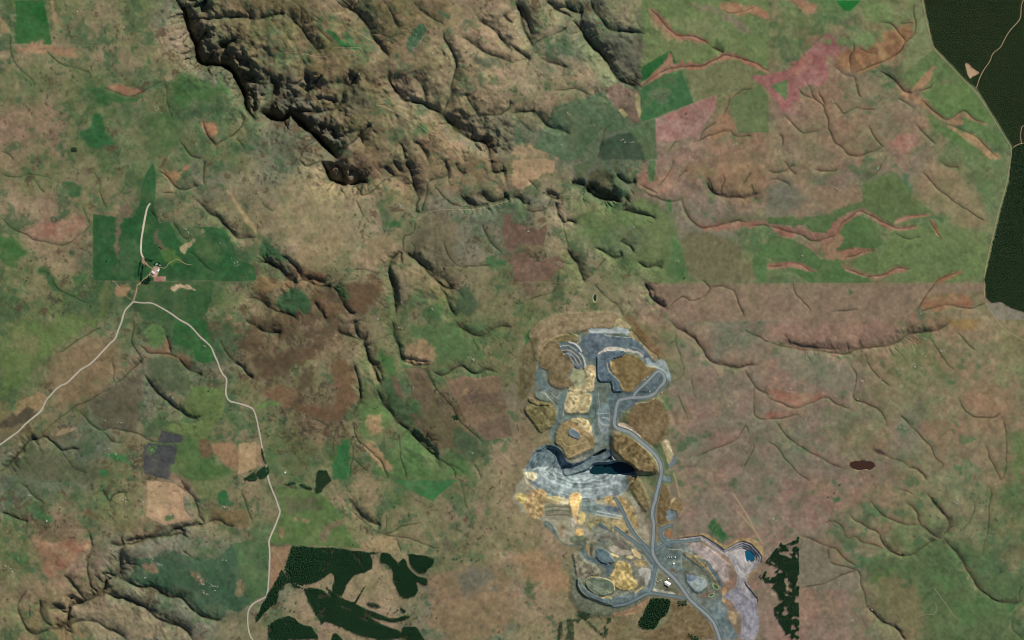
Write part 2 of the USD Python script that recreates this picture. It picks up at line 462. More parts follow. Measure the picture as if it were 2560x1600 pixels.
PADDOCK_TEXT = '''
vivid green paddock in the top left corner with a darker wedge
large deep green farm paddock around the long pale driveway and farm buildings
dark green triangular paddock south of the farmyard between the two pale roads
purple brown ploughed field with a pale ragged patch, north of the mine
small dark green triangular paddock cut by the red gully
deep green square paddock dotted with pale rocks beside the purple field
dusky pink field bordering the deep green square paddock
crimson pink crooked field with a green island in it
dull green paddock between the dusky pink and crimson fields
bright emerald corner of a paddock on the top edge of the photo
green paddock split by a tan V shaped gully beside the dark forest
broad green paddock with a slanted left edge above the forked red gully
long dark green paddock on the upper bank of the wide red gully
green paddock enclosed by the bend of the wide red gully
green paddock on the lower bank of the wide red gully
charcoal burnt field, smaller upper half above the pale strip
emerald green paddock inside the bend of the hill road
olive green paddock beside the last bends of the hill road
square tan field touching the hill road above the dark tree belt
brown and green streaked field between two long gullies
purple brown stubble field with straight plough bands left of the mine
dark green rocky paddock above the lower left gorge
light tan field below the charcoal field
olive green paddock north of the dark pine plantation
grey green paddock on the west side of the hill road
bright green wedge paddock with its point to the south
'''
# ground patches: sheet | r g b | options | outline.  f feather, w natural (wavy) edge, a strength, p paddock of its own, n mottling
PATCHES = '''
00|56 94 52|f1.2 p|14 0 41 0 43 10 46 24 49 42 14 41 13 30 16 22
00|42 88 44|f2 w2 p0|32 4 41 3 46 25 38 22 30 12
00|140 122 88|f4 w4|0 15 8 22 12 28 10 32 5 30 0 22
00|146 118 88|f3 w4|12 43 70 43 74 55 40 53 14 48
00|146 120 92|f2 w3|44 2 48 0 53 14 56 24 50 18
00|54 92 54|f1.5 w3|88 107 96 108 100 124 104 133 111 137 89 139 76 129 77 124 86 123
00|142 109 83|f1.2 w3|100 82 112 78 130 85 131 89 121 91 109 88
00|62 94 54|f2.5 w5|88 80 100 84 120 92 140 89 132 94 110 96 95 97 89 95
00|74 96 58|f4 w6|140 100 150 104 165 110 175 125 160 140 148 150 140 140
00|72 98 58|f4 w6|158 70 185 74 212 80 215 92 190 95 165 95
00|146 110 78|f2 w3|190 112 206 116 203 130 196 128
01|48 84 48|f1 w0.6 p|88 51 100 53 112 54 125 55 133 40 134 25 138 12 145 3 148 15 147 35 145 42 150 60 160 58 168 75 175 80 195 72 192 64 172 63 200 63 212 66 220 80 225 95 240 100 242 114 205 115 202 114 88 114
01|66 92 58|f3 w4|115 70 132 74 130 110 115 112 108 95
01|72 100 52|f2 w3|150 84 168 86 174 96 160 100 152 92
01|64 92 54|f3 w4|180 82 195 70 215 90 205 104
01|104 94 72|f2 w3|110 50 118 38 126 48 116 55 111 75 111 100 108 105 109 70
01|96 88 66|f2 w3|148 60 152 80 158 86 150 84 144 78
01|60 86 52|f1.2 w0.8 p|202 114 200 130 195 145 190 151 135 151 130 142 132 125 128 116
01|148 114 80|f2 w3|152 10 165 10 182 5 170 15 168 27 160 18
01|158 136 98|f1.5 w1|214 29 217 29 230 48 242 63 242 70 232 58 222 42
01|143 112 90|f3 w3|25 66 50 58 82 52 84 60 78 69 62 80 45 77 30 72
01|62 92 56|f2.5 w4|60 20 70 18 75 25 72 33 60 30
01|60 92 54|f3 w4|65 108 80 105 81 120 70 119
01|66 98 54|f3 w5|0 70 10 72 20 85 30 90 15 98 0 98
01|64 88 54|f2.5 w4|34 104 44 103 50 112 54 122 70 130 66 132 50 124 42 110
01|86 100 60|f2 w2|96 117 106 117 104 135 100 151 92 151
01|148 122 88|f2 w2|108 117 124 118 118 130 110 128
11|94 78 56|f4 w6|72 120 95 114 117 115 116 126 106 143 95 148 84 138 76 128
11|92 76 54|f4 w6|48 124 62 124 76 136 88 146 70 151 62 142 56 134
11|120 94 66|f3 w7 a.8|0 114 30 118 50 122 22 125 0 122
11|104 80 58|f3 w5|30 100 60 100 68 116 50 117 38 112
11|62 86 56|f2 w3 p0|20 135 22 126 35 121 50 130 48 145 42 145 40 140 33 146 24 140
11|78 98 58|f2.5 w3|72 118 80 115 88 125 86 130 78 130
11|66 96 58|f2 w4|120 57 135 57 136 65 124 65
11|62 90 58|f2.5 w4|0 78 12 78 25 88 32 92 20 95 0 92
11|66 98 60|f3 w5|215 95 235 93 242 100 230 105 216 102
11|74 100 60|f2.5 w3|158 149 165 135 176 135 174 151
11|76 90 64|f3 w3|190 117 206 118 212 140 200 148 188 140
11|108 100 76|f2 w2|130 117 146 115 144 130 136 137 132 125
11|145 131 94|f8 w10 a.6|12 20 40 14 62 18 80 30 84 70 70 90 45 92 20 70
11|146 128 92|f5 w8 a.6|40 75 80 70 84 90 60 100 35 100
11|112 104 78|f5 w5|150 58 172 50 190 60 188 80 190 100 180 115 165 105 150 95 146 90 148 75
11|146 122 92|f4 w7 a.6|85 92 110 74 128 72 136 84 124 100 100 102
21|108 86 72|f1 w1.5 p|0 60 12 62 25 66 33 60 33 68 30 80 36 82 20 80 8 78 0 84
11|110 88 73|f1 w1.5 p0|233 55 238 50 242 52 242 84 236 85 233 70
21|114 92 74|f1 w2 p0|0 92 10 86 18 92 22 98 40 90 48 92 50 100 42 105 33 114 4 115 0 100
21|94 112 68|f5 w4 p0|60 57 80 50 105 48 130 60 150 55 157 70 163 95 167 110 165 116 125 116 128 104 110 95 95 80 76 75 68 60
21|70 106 62|f3 w2|150 75 158 78 167 112 150 114 145 105 152 92
21|90 106 72|f5 w5|80 70 105 60 130 70 118 95 90 90
21|100 118 72|f4 w4|118 38 135 38 148 55 150 75 130 70 120 52
21|66 104 60|f1 w1|145 39 150 37 151 52 153 55 149 50
21|66 96 60|f1 w1|128 10 130 0 136 0 134 20 129 20
21|142 110 90|f3 w3|117 17 125 0 128 0 128 20 135 22 150 4 155 20 145 35 125 28
21|106 102 74|f3 w2|160 70 185 68 210 75 218 95 230 105 235 115 168 116 164 90
21|74 106 62|f2 w2|225 98 235 85 242 75 242 116 230 114
21|158 132 100|f1 w1.5 p0|0 0 40 0 40 12 30 13 15 25 10 28 0 25
20|158 134 102|f4 w4|0 138 20 140 45 146 45 151 0 151
21|84 84 60|f1.5 w2|75 8 95 12 98 20 90 30 78 30 72 22
21|82 94 66|f1.5 w1|57 5 75 0 70 18 62 16
21|135 108 80|f5 w8 a.6|160 10 190 0 235 0 236 25 215 33 195 32 185 25 165 18
21|141 102 83|f2 w3|172 58 185 64 200 60 215 57 242 58 242 64 220 64 200 66 190 68 178 67
21|112 92 68|f3 w3|126 117 150 117 150 140 138 134 130 126
21|104 100 74|f3 w2|196 56 215 54 242 54 242 58 215 57 200 59
10|60 102 58|f1.5 w3|65 25 75 30 85 38 100 42 95 44 83 43 78 40 70 33
10|76 102 66|f2 w3|85 26 92 32 96 40 90 40
10|72 94 68|f1.2 w4|148 30 150 22 156 20 160 27 157 38 150 48 145 50 143 44
10|74 96 68|f1.5 w4|170 10 180 13 182 18 175 16
10|72 96 60|f3 w4|150 116 156 118 166 126 160 130 154 124
10|104 96 72|f5 w5|110 80 80 74 78 100 90 108 108 106
10|90 92 70|f3 w4|205 56 220 52 236 60 225 66 212 64
10|114 108 84|f2 w2|230 113 242 112 242 151 226 151 228 130
20|100 117 71|f1.5 w1 p0|122 0 242 0 242 70 226 74 204 86 171 96 163 66 150 65 122 83 121 60 124 40 123 20
20|116 124 82|f4 w4|142 20 170 15 195 22 215 32 190 36 160 30
20|112 112 78|f1.5 w1|164 66 200 55 215 58 236 66 226 73 204 86 172 96
20|40 90 46|f1 p0|122 64 150 47 156 61 150 62 140 68 126 75 122 78
20|58 96 58|f1 p|122 84 135 75 148 67 152 71 160 66 172 97 150 105 123 115 120 100 119 88
20|78 98 68|f2 w3|128 88 142 82 152 90 145 98 130 96
20|112 93 78|f0.9 p|88 85 100 77 106 82 116 85 114 92 118 105 122 116 114 116 105 103 100 104 96 97
20|108 90 74|f1|117 86 121 87 121 107 118 100
20|152 138 98|f0.9|100 104 104 102 110 109 106 111
20|86 102 74|f1.5 w1 p0|40 101 55 97 86 86 98 104 111 122 95 125 85 120 70 140 63 150 50 151 20 140 34 112
20|76 98 66|f1.2 w1 p0|110 123 135 113 136 132 137 151 125 151 123 140 114 128
20|60 76 58|f1.5 w1 p0|85 134 100 127 112 125 122 138 125 151 84 151 82 140
20|152 113 102|f1 p|136 112 150 107 172 97 194 89 192 105 175 125 170 129 150 134 136 133
20|146 134 96|f0.8|118 86 121 92 122 108 120 112 117 100 116 90
30|146 95 90|f1.2 w1 p|0 70 20 66 35 50 52 35 56 31 62 36 69 48 64 57 58 50 54 57 58 70 53 80 47 82 38 80 33 84 30 82 30 94 15 106 0 85 -14 75 -16 72
30|166 112 98|f3 w3|18 64 36 52 44 56 30 70 20 74
30|86 108 66|f1.2 w1|2 81 19 75 18 90 17 95
20|98 96 78|f3 w2 p0|82 33 100 32 121 36 124 42 121 64 122 80 107 75 100 66 90 52 85 43
20|90 86 66|f2 w2|107 74 122 69 122 81 112 82
20|120 124 92|f1.5 w1|61 40 70 38 80 45 94 62 100 76 86 85 75 65
20|90 107 68|f1.5 w2 p|207 93 235 80 242 90 242 125 214 126 206 100
20|142 112 84|f3 w3|192 112 205 105 212 123 200 130 178 133
20|143 106 82|f1.5 w2|128 6 140 14 152 26 158 32 172 33 184 39 186 43 170 39 154 38 142 28 132 18
20|142 128 92|f2.5 w2|124 12 136 22 150 35 158 40 170 41 150 40 136 28
20|146 106 83|f1.2 w1.5|121 80 130 72 138 63 144 58 148 50 151 52 152 62 158 60 160 54 164 60 168 57 174 60 180 62 192 54 202 49 210 49 222 56 234 61 242 66 242 70 228 64 210 55 200 56 188 62 176 66 160 65 142 72 128 80
20|148 112 84|f2.5 w3|194 0 208 2 228 6 240 10 242 20 225 14 210 12 200 8
20|120 112 88|f3 w3|166 0 176 4 190 4 205 12 222 24 230 34 222 30 205 18 190 10 176 8
30|142 104 72|f3 w3|85 45 100 43 103 38 112 30 125 25 138 20 136 35 128 45 112 58 106 64 96 68 84 68 68 64 64 60 68 50
30|34 108 48|f1 p|64 0 88 0 78 10 73 10 67 5
30|148 114 88|f2.5 w3|12 0 45 0 48 8 43 15 30 10 22 4
30|122 130 88|f3 w3|138 5 146 5 156 46 140 60 125 70 130 50 140 30
30|112 130 80|f4 w4|90 6 110 0 124 20 116 26 105 22
30|90 112 66|f1.2 w1 p|126 72 156 47 175 63 187 75 165 76 152 80 140 84 132 80
30|146 116 86|f1.5 w2|155 62 160 63 148 82 138 87 134 85
30|90 118 66|f2 w2 p0|150 84 170 78 187 76 210 108 215 117 200 114 186 104 178 110 165 111 150 98 145 90
30|140 112 84|f2 w3|120 78 132 86 144 92 160 106 172 112 186 102 196 112 210 118 205 122 190 112 176 118 162 112 146 102 130 94 122 86
30|84 112 64|f3 w4|145 105 170 120 190 135 212 148 205 151 180 140 160 125
30|88 114 66|f2 w2|180 108 200 116 215 124 226 136 230 142 215 138 195 125
30|146 122 88|f2 w3|168 116 190 126 215 142 224 151 214 151 190 136 172 124
30|152 112 96|f4 w4|118 128 135 124 142 128 140 140 125 147 118 138
30|104 122 78|f4 w4|50 40 75 35 100 28 110 34 100 42 80 44 62 42
31|88 106 64|f2 w1 p|87 24 121 12 135 30 150 45 165 55 160 52 118 62 100 52 92 45
31|76 100 60|f1.5 w1 p|0 54 45 53 92 38 93 45 80 48 65 58 55 69 42 68 35 61 25 62 0 60
31|76 104 60|f1.5 w2 p|70 60 85 52 100 58 105 65 108 80 100 85 75 90 62 85
31|74 104 60|f2 w2 p|0 70 25 76 40 84 50 94 70 97 75 103 95 111 98 116 40 116 0 92
31|98 116 70|f4 w2 p0|120 65 165 60 215 70 204 115 165 116 100 114 105 90
31|82 104 60|f1.2 w1|78 96 90 90 102 88 104 108 90 104 80 100
31|141 102 83|f1.2 w1.5|0 60 15 62 24 65 30 61 36 65 42 69 56 69 62 58 72 52 88 45 93 48 82 55 72 60 68 70 62 80 60 92 55 92 52 80 48 76 30 70 20 75 5 68
31|146 118 90|f1.5 w2|62 76 68 68 72 74 64 86 70 94 62 96 54 94 56 84
31|141 109 86|f1.2 w1|88 45 100 51 117 62 128 63 142 62 142 65 125 67 114 66 98 56
31|141 109 86|f1.2 w1|117 63 122 55 132 52 154 50 152 53 138 55 126 59
31|140 108 84|f1.2 w1|65 86 80 83 100 84 92 89 80 93 70 96
31|140 107 84|f1.2 w1|68 97 78 102 95 108 105 109 116 103 122 100 134 102 130 106 118 108 105 113 90 110 74 105
31|140 107 86|f1.2 w1|0 98 20 96 32 97 48 106 36 105 22 102 0 103
31|146 112 82|f1.2 w1|152 54 157 58 164 74 158 70
31|140 106 76|f1.2 w1|182 104 184 107 168 114 156 122 146 138 142 136 150 122 160 112
31|140 115 90|f4 w5 a.7|0 20 85 22 92 38 45 53 0 53
31|112 108 90|f5 w6|0 24 30 20 36 36 20 48 0 52
31|140 116 88|f4 w5 a.6|130 20 150 0 170 5 200 30 215 60 205 70 180 60 150 45
31|140 104 76|f4 w3|145 135 160 125 190 128 195 138 175 140 150 142
31|128 120 102|f1 w1 p0|206 136 222 134 232 140 242 145 242 151 215 151
31|132 112 91|f.8 a.9|0 116.5 204 116.5 204 124 150 128 140 140 130 152 0 152
21|132 111 90|f.8 a.85|126 116.5 242 116.5 242 152 152 152 140 138 128 126
02|70 71 69|f0.9 p|152 104 175 111 170 116 150 116
02|70 71 69|f0.9 p0|150 118 170 118 167 124 165 135 159 151 136 145 136 120 141 116
02|74 100 62|f1 w2|139 119 149 118 147 125 140 127
02|56 92 52|f1.5 w1 p|168 0 195 0 200 20 203 38 192 41 185 38 183 28 175 26 165 22 163 8
02|88 112 66|f1.5 w2|138 6 152 3 156 14 154 24 144 27 138 20
02|118 96 70|f2 w3|133 24 140 28 152 30 157 16 161 20 160 34 175 30 184 42 176 46 166 36 150 34 136 34
02|98 112 66|f1.5 w2 p|182 62 213 65 214 75 210 90 200 105 185 130 165 140 168 124 176 110 155 103 165 96 182 98 192 94 184 92 175 85 176 74
02|80 102 60|f3 w3|170 115 185 108 190 130 225 140 215 151 160 151
02|166 140 104|f1 w1 p|226 117 242 115 242 140 225 146
02|140 112 82|f2 w2 p0|198 114 226 117 225 143 215 138 200 125
02|92 87 68|f3 w3|82 76 105 65 118 55 132 50 136 65 130 90 132 106 115 103 100 101 88 94
02|126 107 78|f4 w5 a.55|40 40 80 20 110 20 108 60 80 76 65 78 50 65
02|94 110 64|f5 w6|0 0 100 0 85 8 60 20 40 36 30 55 15 66 0 76
02|130 114 84|f4 w5 a.4|10 8 34 10 38 26 20 34 4 28
02|86 90 64|f5 w5|0 135 30 118 60 126 90 140 130 151 0 151
02|60 104 60|f1.5 w3|94 124 118 126 120 132 105 130
02|60 102 60|f1.5 w3|92 142 100 142 103 148 96 148
02|84 74 58|f1.5 w3|0 98 25 83 28 82 30 84 38 88 20 98 2 103
02|146 120 88|f3 w3|14 92 24 72 40 70 46 78 38 86 24 84
02|84 92 66|f3 w3|136 38 160 34 172 40 174 56 190 58 176 64 160 70 142 56
02|104 86 62|f2 w3|186 112 198 112 200 130 190 130
12|90 75 55|f3 w6|0 42 25 34 50 20 58 25 50 38 34 44 10 58
12|92 78 58|f3 w6|45 45 55 50 52 62 35 72 34 64
12|104 82 60|f3 w6|72 35 90 38 94 75 88 88 72 95 65 98 55 90 30 82 35 78 60 78 72 82 75 60 72 50
12|116 92 68|f3 w5|0 66 30 62 44 74 34 82 14 76
12|94 112 66|f2 w3|0 82 10 78 22 76 24 80 14 82 0 86
12|88 106 64|f4 w4|100 62 118 80 125 90 120 100 112 115 97 113 95 95
12|58 100 58|f2.5 w4|68 150 78 115 88 112 90 130 88 151
12|74 92 62|f1.5 w1 p0|120 55 126 52 148 92 150 98 145 100 130 85 118 62
12|98 87 64|f2 w1.5 p|140 45 158 46 165 58 170 75 185 82 190 95 205 105 212 114 206 135 195 130 185 120 172 122 162 112 150 98 145 88 148 75 148 62
12|72 96 60|f3 w5|150 70 158 80 160 92 152 88 146 80
12|104 86 68|f1.5 w2|126 50 132 54 140 70 136 76 130 64
12|70 84 58|f3 w3|190 100 208 108 212 115 206 134 192 128 182 112
12|118 98 76|f1 w1.5 p|180 58 198 52 205 55 225 52 232 55 234 72 242 110 218 114 208 104 198 95 192 80 185 70
12|106 88 71|f1|194 72 232 67 232 76 200 80
12|108 90 72|f1.5|210 98 222 94 238 90 242 110 218 113 210 104
12|146 120 84|f1.5 w2|194 66 200 65 201 69 196 70
12|88 107 68|f4 w4 p0|150 5 185 5 200 20 210 28 235 35 210 38 180 40 165 42 172 30 150 15
12|146 122 90|f3 w3|142 24 160 20 172 30 168 42 150 42 142 36
12|82 98 66|f2 w2|195 5 212 3 222 8 218 13 206 13
12|76 104 60|f3 w4|112 30 128 35 130 50 122 50
12|80 104 62|f4 w4|145 105 168 128 190 130 205 145 205 151 120 151 110 140 135 112
12|148 124 90|f2.5 w4|100 90 115 86 118 95 115 108 104 105
12|150 124 90|f2.5 w3|98 112 112 114 120 128 132 140 124 148 112 134
12|146 122 90|f1 p0|0 118 6 118 10 138 0 138
32|142 106 86|f2 w3|0 60 20 68 40 70 55 70 50 74 35 79 15 79 0 72
32|141 104 84|f2 w3|0 87 20 87 25 90 10 93 0 93
32|138 110 92|f5 w4 a.85|0 0 130 0 125 14 100 22 88 25 70 29 30 26 0 18
32|116 114 92|f5 w7 a.7|0 25 30 31 60 33 78 40 78 62 60 65 30 63 10 45
32|94 110 66|f5 w3|232 108 242 105 242 151 229 151
32|112 116 76|f5 w5|115 25 145 18 160 35 165 55 150 40 125 40
32|146 114 86|f8 w7 a.4|185 70 215 60 236 70 232 100 215 108 190 100
32|144 112 86|f7 w7 a.45|145 95 170 95 172 120 158 124 146 110
32|142 116 76|f3 w3|160 0 175 4 192 10 200 3 190 0
32|86 72 62|f1.2 w2|97 120 106 122 114 128 108 128
33|78 98 62|f6 w6 a.85|88 82 115 72 150 60 165 58 180 78 200 108 225 118 235 120 228 135 240 151 120 151 145 105 120 90 100 95
33|70 104 58|f6 w9 a.7|162 80 174 86 176 100 168 110 158 98
33|68 104 58|f6 w9 a.7|168 112 200 112 208 126 195 136 170 128
33|78 98 62|f5 w6 a.8|165 55 182 58 190 66 200 76 208 88 242 90 242 115 205 108 184 80
33|88 110 62|f3 w3|94 92 108 88 124 78 116 90 104 100
33|112 106 74|f8 w6|100 95 140 92 150 120 140 151 128 148 112 126
33|78 80 60|f3 w6|152 46 168 36 172 44 166 56 158 54
33|142 112 86|f6 w6 a.45|30 52 60 62 72 74 50 76 32 72
33|122 112 92|f2 w1|30 55 50 60 60 80 84 86 88 104 60 104 30 102
33|142 118 102|f5 w4 a.75|-6 76 18 56 29 54 29 151 -8 151
33|160 136 108|f3 w5 a.8|6 100 20 96 28 104 16 108 8 106
03|68 90 66|f2 w1.5 p|126 74 150 73 165 68 180 72 198 78 210 70 221 60 240 57 242 85 240 115 225 125 215 122 212 130 200 130 190 125 177 112 162 108 152 102 136 100 122 92 128 84
03|62 84 60|f5 w4|140 90 170 85 200 95 205 115 185 112 160 102
03|122 104 80|f2 w3|132 80 142 78 152 84 148 88 138 86
03|118 106 80|f2 w3|180 88 188 88 194 96 188 99
03|120 110 80|f2 w2|222 94 230 92 232 108 224 112
03|120 110 80|f2 w2|228 78 238 72 240 92 232 90
03|112 110 90|f4 w2|120 62 145 56 165 54 172 62 150 71 125 74
03|160 134 102|f1.5 w2 p|138 0 165 3 175 12 172 18 175 30 182 37 170 40 155 43 138 34 140 15
03|76 96 62|f2 w4|155 33 164 32 163 40 156 38
03|50 92 54|f1.5 w3|203 14 212 10 214 20 222 22 218 28 205 24
03|112 98 68|f2.5 w2|198 24 210 28 235 28 236 42 225 44 198 40
03|104 110 72|f1.5 w1|178 0 218 0 200 18 186 14
03|142 110 84|f4 w5|28 50 45 60 80 55 88 60 80 72 60 80 45 95 40 70
03|72 102 62|f2.5 w4|27 25 40 26 52 34 50 40 36 36
03|78 102 62|f3 w5|8 70 25 72 28 80 14 82
03|126 114 88|f6 w4|68 118 110 114 140 130 175 142 180 151 70 151
03|102 84 62|f3 w4|78 28 96 32 92 38 80 34
F|178 144 122|f.5|95 72 104 69 119 72 113 100 108 109 92 109 86 98
F|152 114 98|f.5|100 108 145 107 143 125 98 124
F|168 138 112|f.6|53 34 60 33 64 52 74 60 70 68 60 62 54 54
01|166 146 114|f.8 w2|160 120 168 117 178 118 187 123 180 124 172 121 164 124
01|150 132 100|f1 w2|172 80 184 74 186 76 178 84 174 90 170 84
02|150 128 98|f1 w2|56 104 70 101 74 103 62 108 52 110
13|90 108 64|f1 w0.8 p|13 58 20 40 23 28 20 10 18 5 60 12 70 20 80 33 85 45 92 55 100 65 85 64 60 62 35 61
13|92 94 66|f4 w4|24 14 58 16 66 28 40 30 26 26
13|112 102 76|f1.2 w2|60 58 62 48 72 38 84 38 84 42 72 44 65 60
13|136 116 86|f1.2 w2|22 55 20 48 24 40 27 52
13|134 116 84|f1 w1|42 35 50 38 51 41 44 40
13|130 112 82|f1 w1|36 35 39 35 39 39 36 39
13|76 100 64|f1 w1 p|0 58 12 62 12 108 0 113
03|76 100 64|f1 w1 p0|220 60 242 57 242 114 236 116
13|142 114 86|f2 w1|14 62 33 62 28 82 13 108
13|66 106 64|f1.5 w2 p|130 0 190 0 175 12 167 20 150 12
13|132 112 84|f8 w6|170 80 242 80 242 151 160 151
13|106 102 84|f6 w8|185 82 225 80 226 100 205 110 190 100
13|156 134 98|f4 w3|104 56 133 54 134 67 118 67 104 64
13|96 88 68|f3 w4|92 22 104 24 112 38 106 41 98 34
13|96 90 70|f2.5 w4|172 56 182 54 184 66 176 66
23|150 122 90|f6 w5|0 68 40 70 55 95 56 110 20 100
22|100 92 64|f2 w2|34 22 26 22 14 40 6 58 4 72 12 76 20 60 25 40
22|60 96 56|f1 w1|27 0 26 2 13 14 12 24 10 30 14 26 18 14 28 2
M6|48 88 50|f3 w4|140 78 150 90 158 100 168 112 162 122 150 122 130 104 126 100 132 86
33|60 92 60|f2 w5|58 14 68 14 70 20 60 20
31|56 96 58|f2 w2|78 122 80 122 80 126 76 124
'''
# the mine. h: metres added inside the outline; e: width of the edge slope; r: hummocks in metres; all with p2 (mine ground)
MINE_BASE = '''
22|104 110 98|f2.5 w1.5|20 48 24 36 40 20 60 14 98 8 112 12 130 24 140 38 150 50 152 60 136 72 118 78 104 86 100 98 96 104 94 122 80 130 60 133 45 128 38 116 34 108 40 88 40 78 20 70 18 56
23|152 145 120|f3 w2.5|3 12 10 -8 30 -28 60 -16 92 -30 112 -16 118 0 108 8 118 22 126 36 130 52 128 64 116 62 90 60 70 60 60 62 48 60 40 48 30 38 10 32 2 20
23|114 115 98|f2 w1.5|58 70 64 62 90 58 116 62 128 64 134 74 146 90 162 105 150 110 130 108 112 122 90 126 66 120 56 104 56 88
M3|106 119 120|f1.5 w1|44 109 66 98 84 102 100 124 116 136 152 120 180 105 190 110 190 130 222 140 240 152 228 172 180 200 110 208 50 190 30 165 24 150 34 125
M8|108 114 106|f1.5 w1|24 10 60 4 90 14 120 34 130 60 150 96 160 130 170 152 110 152 84 108 64 80 40 62 26 40
'''
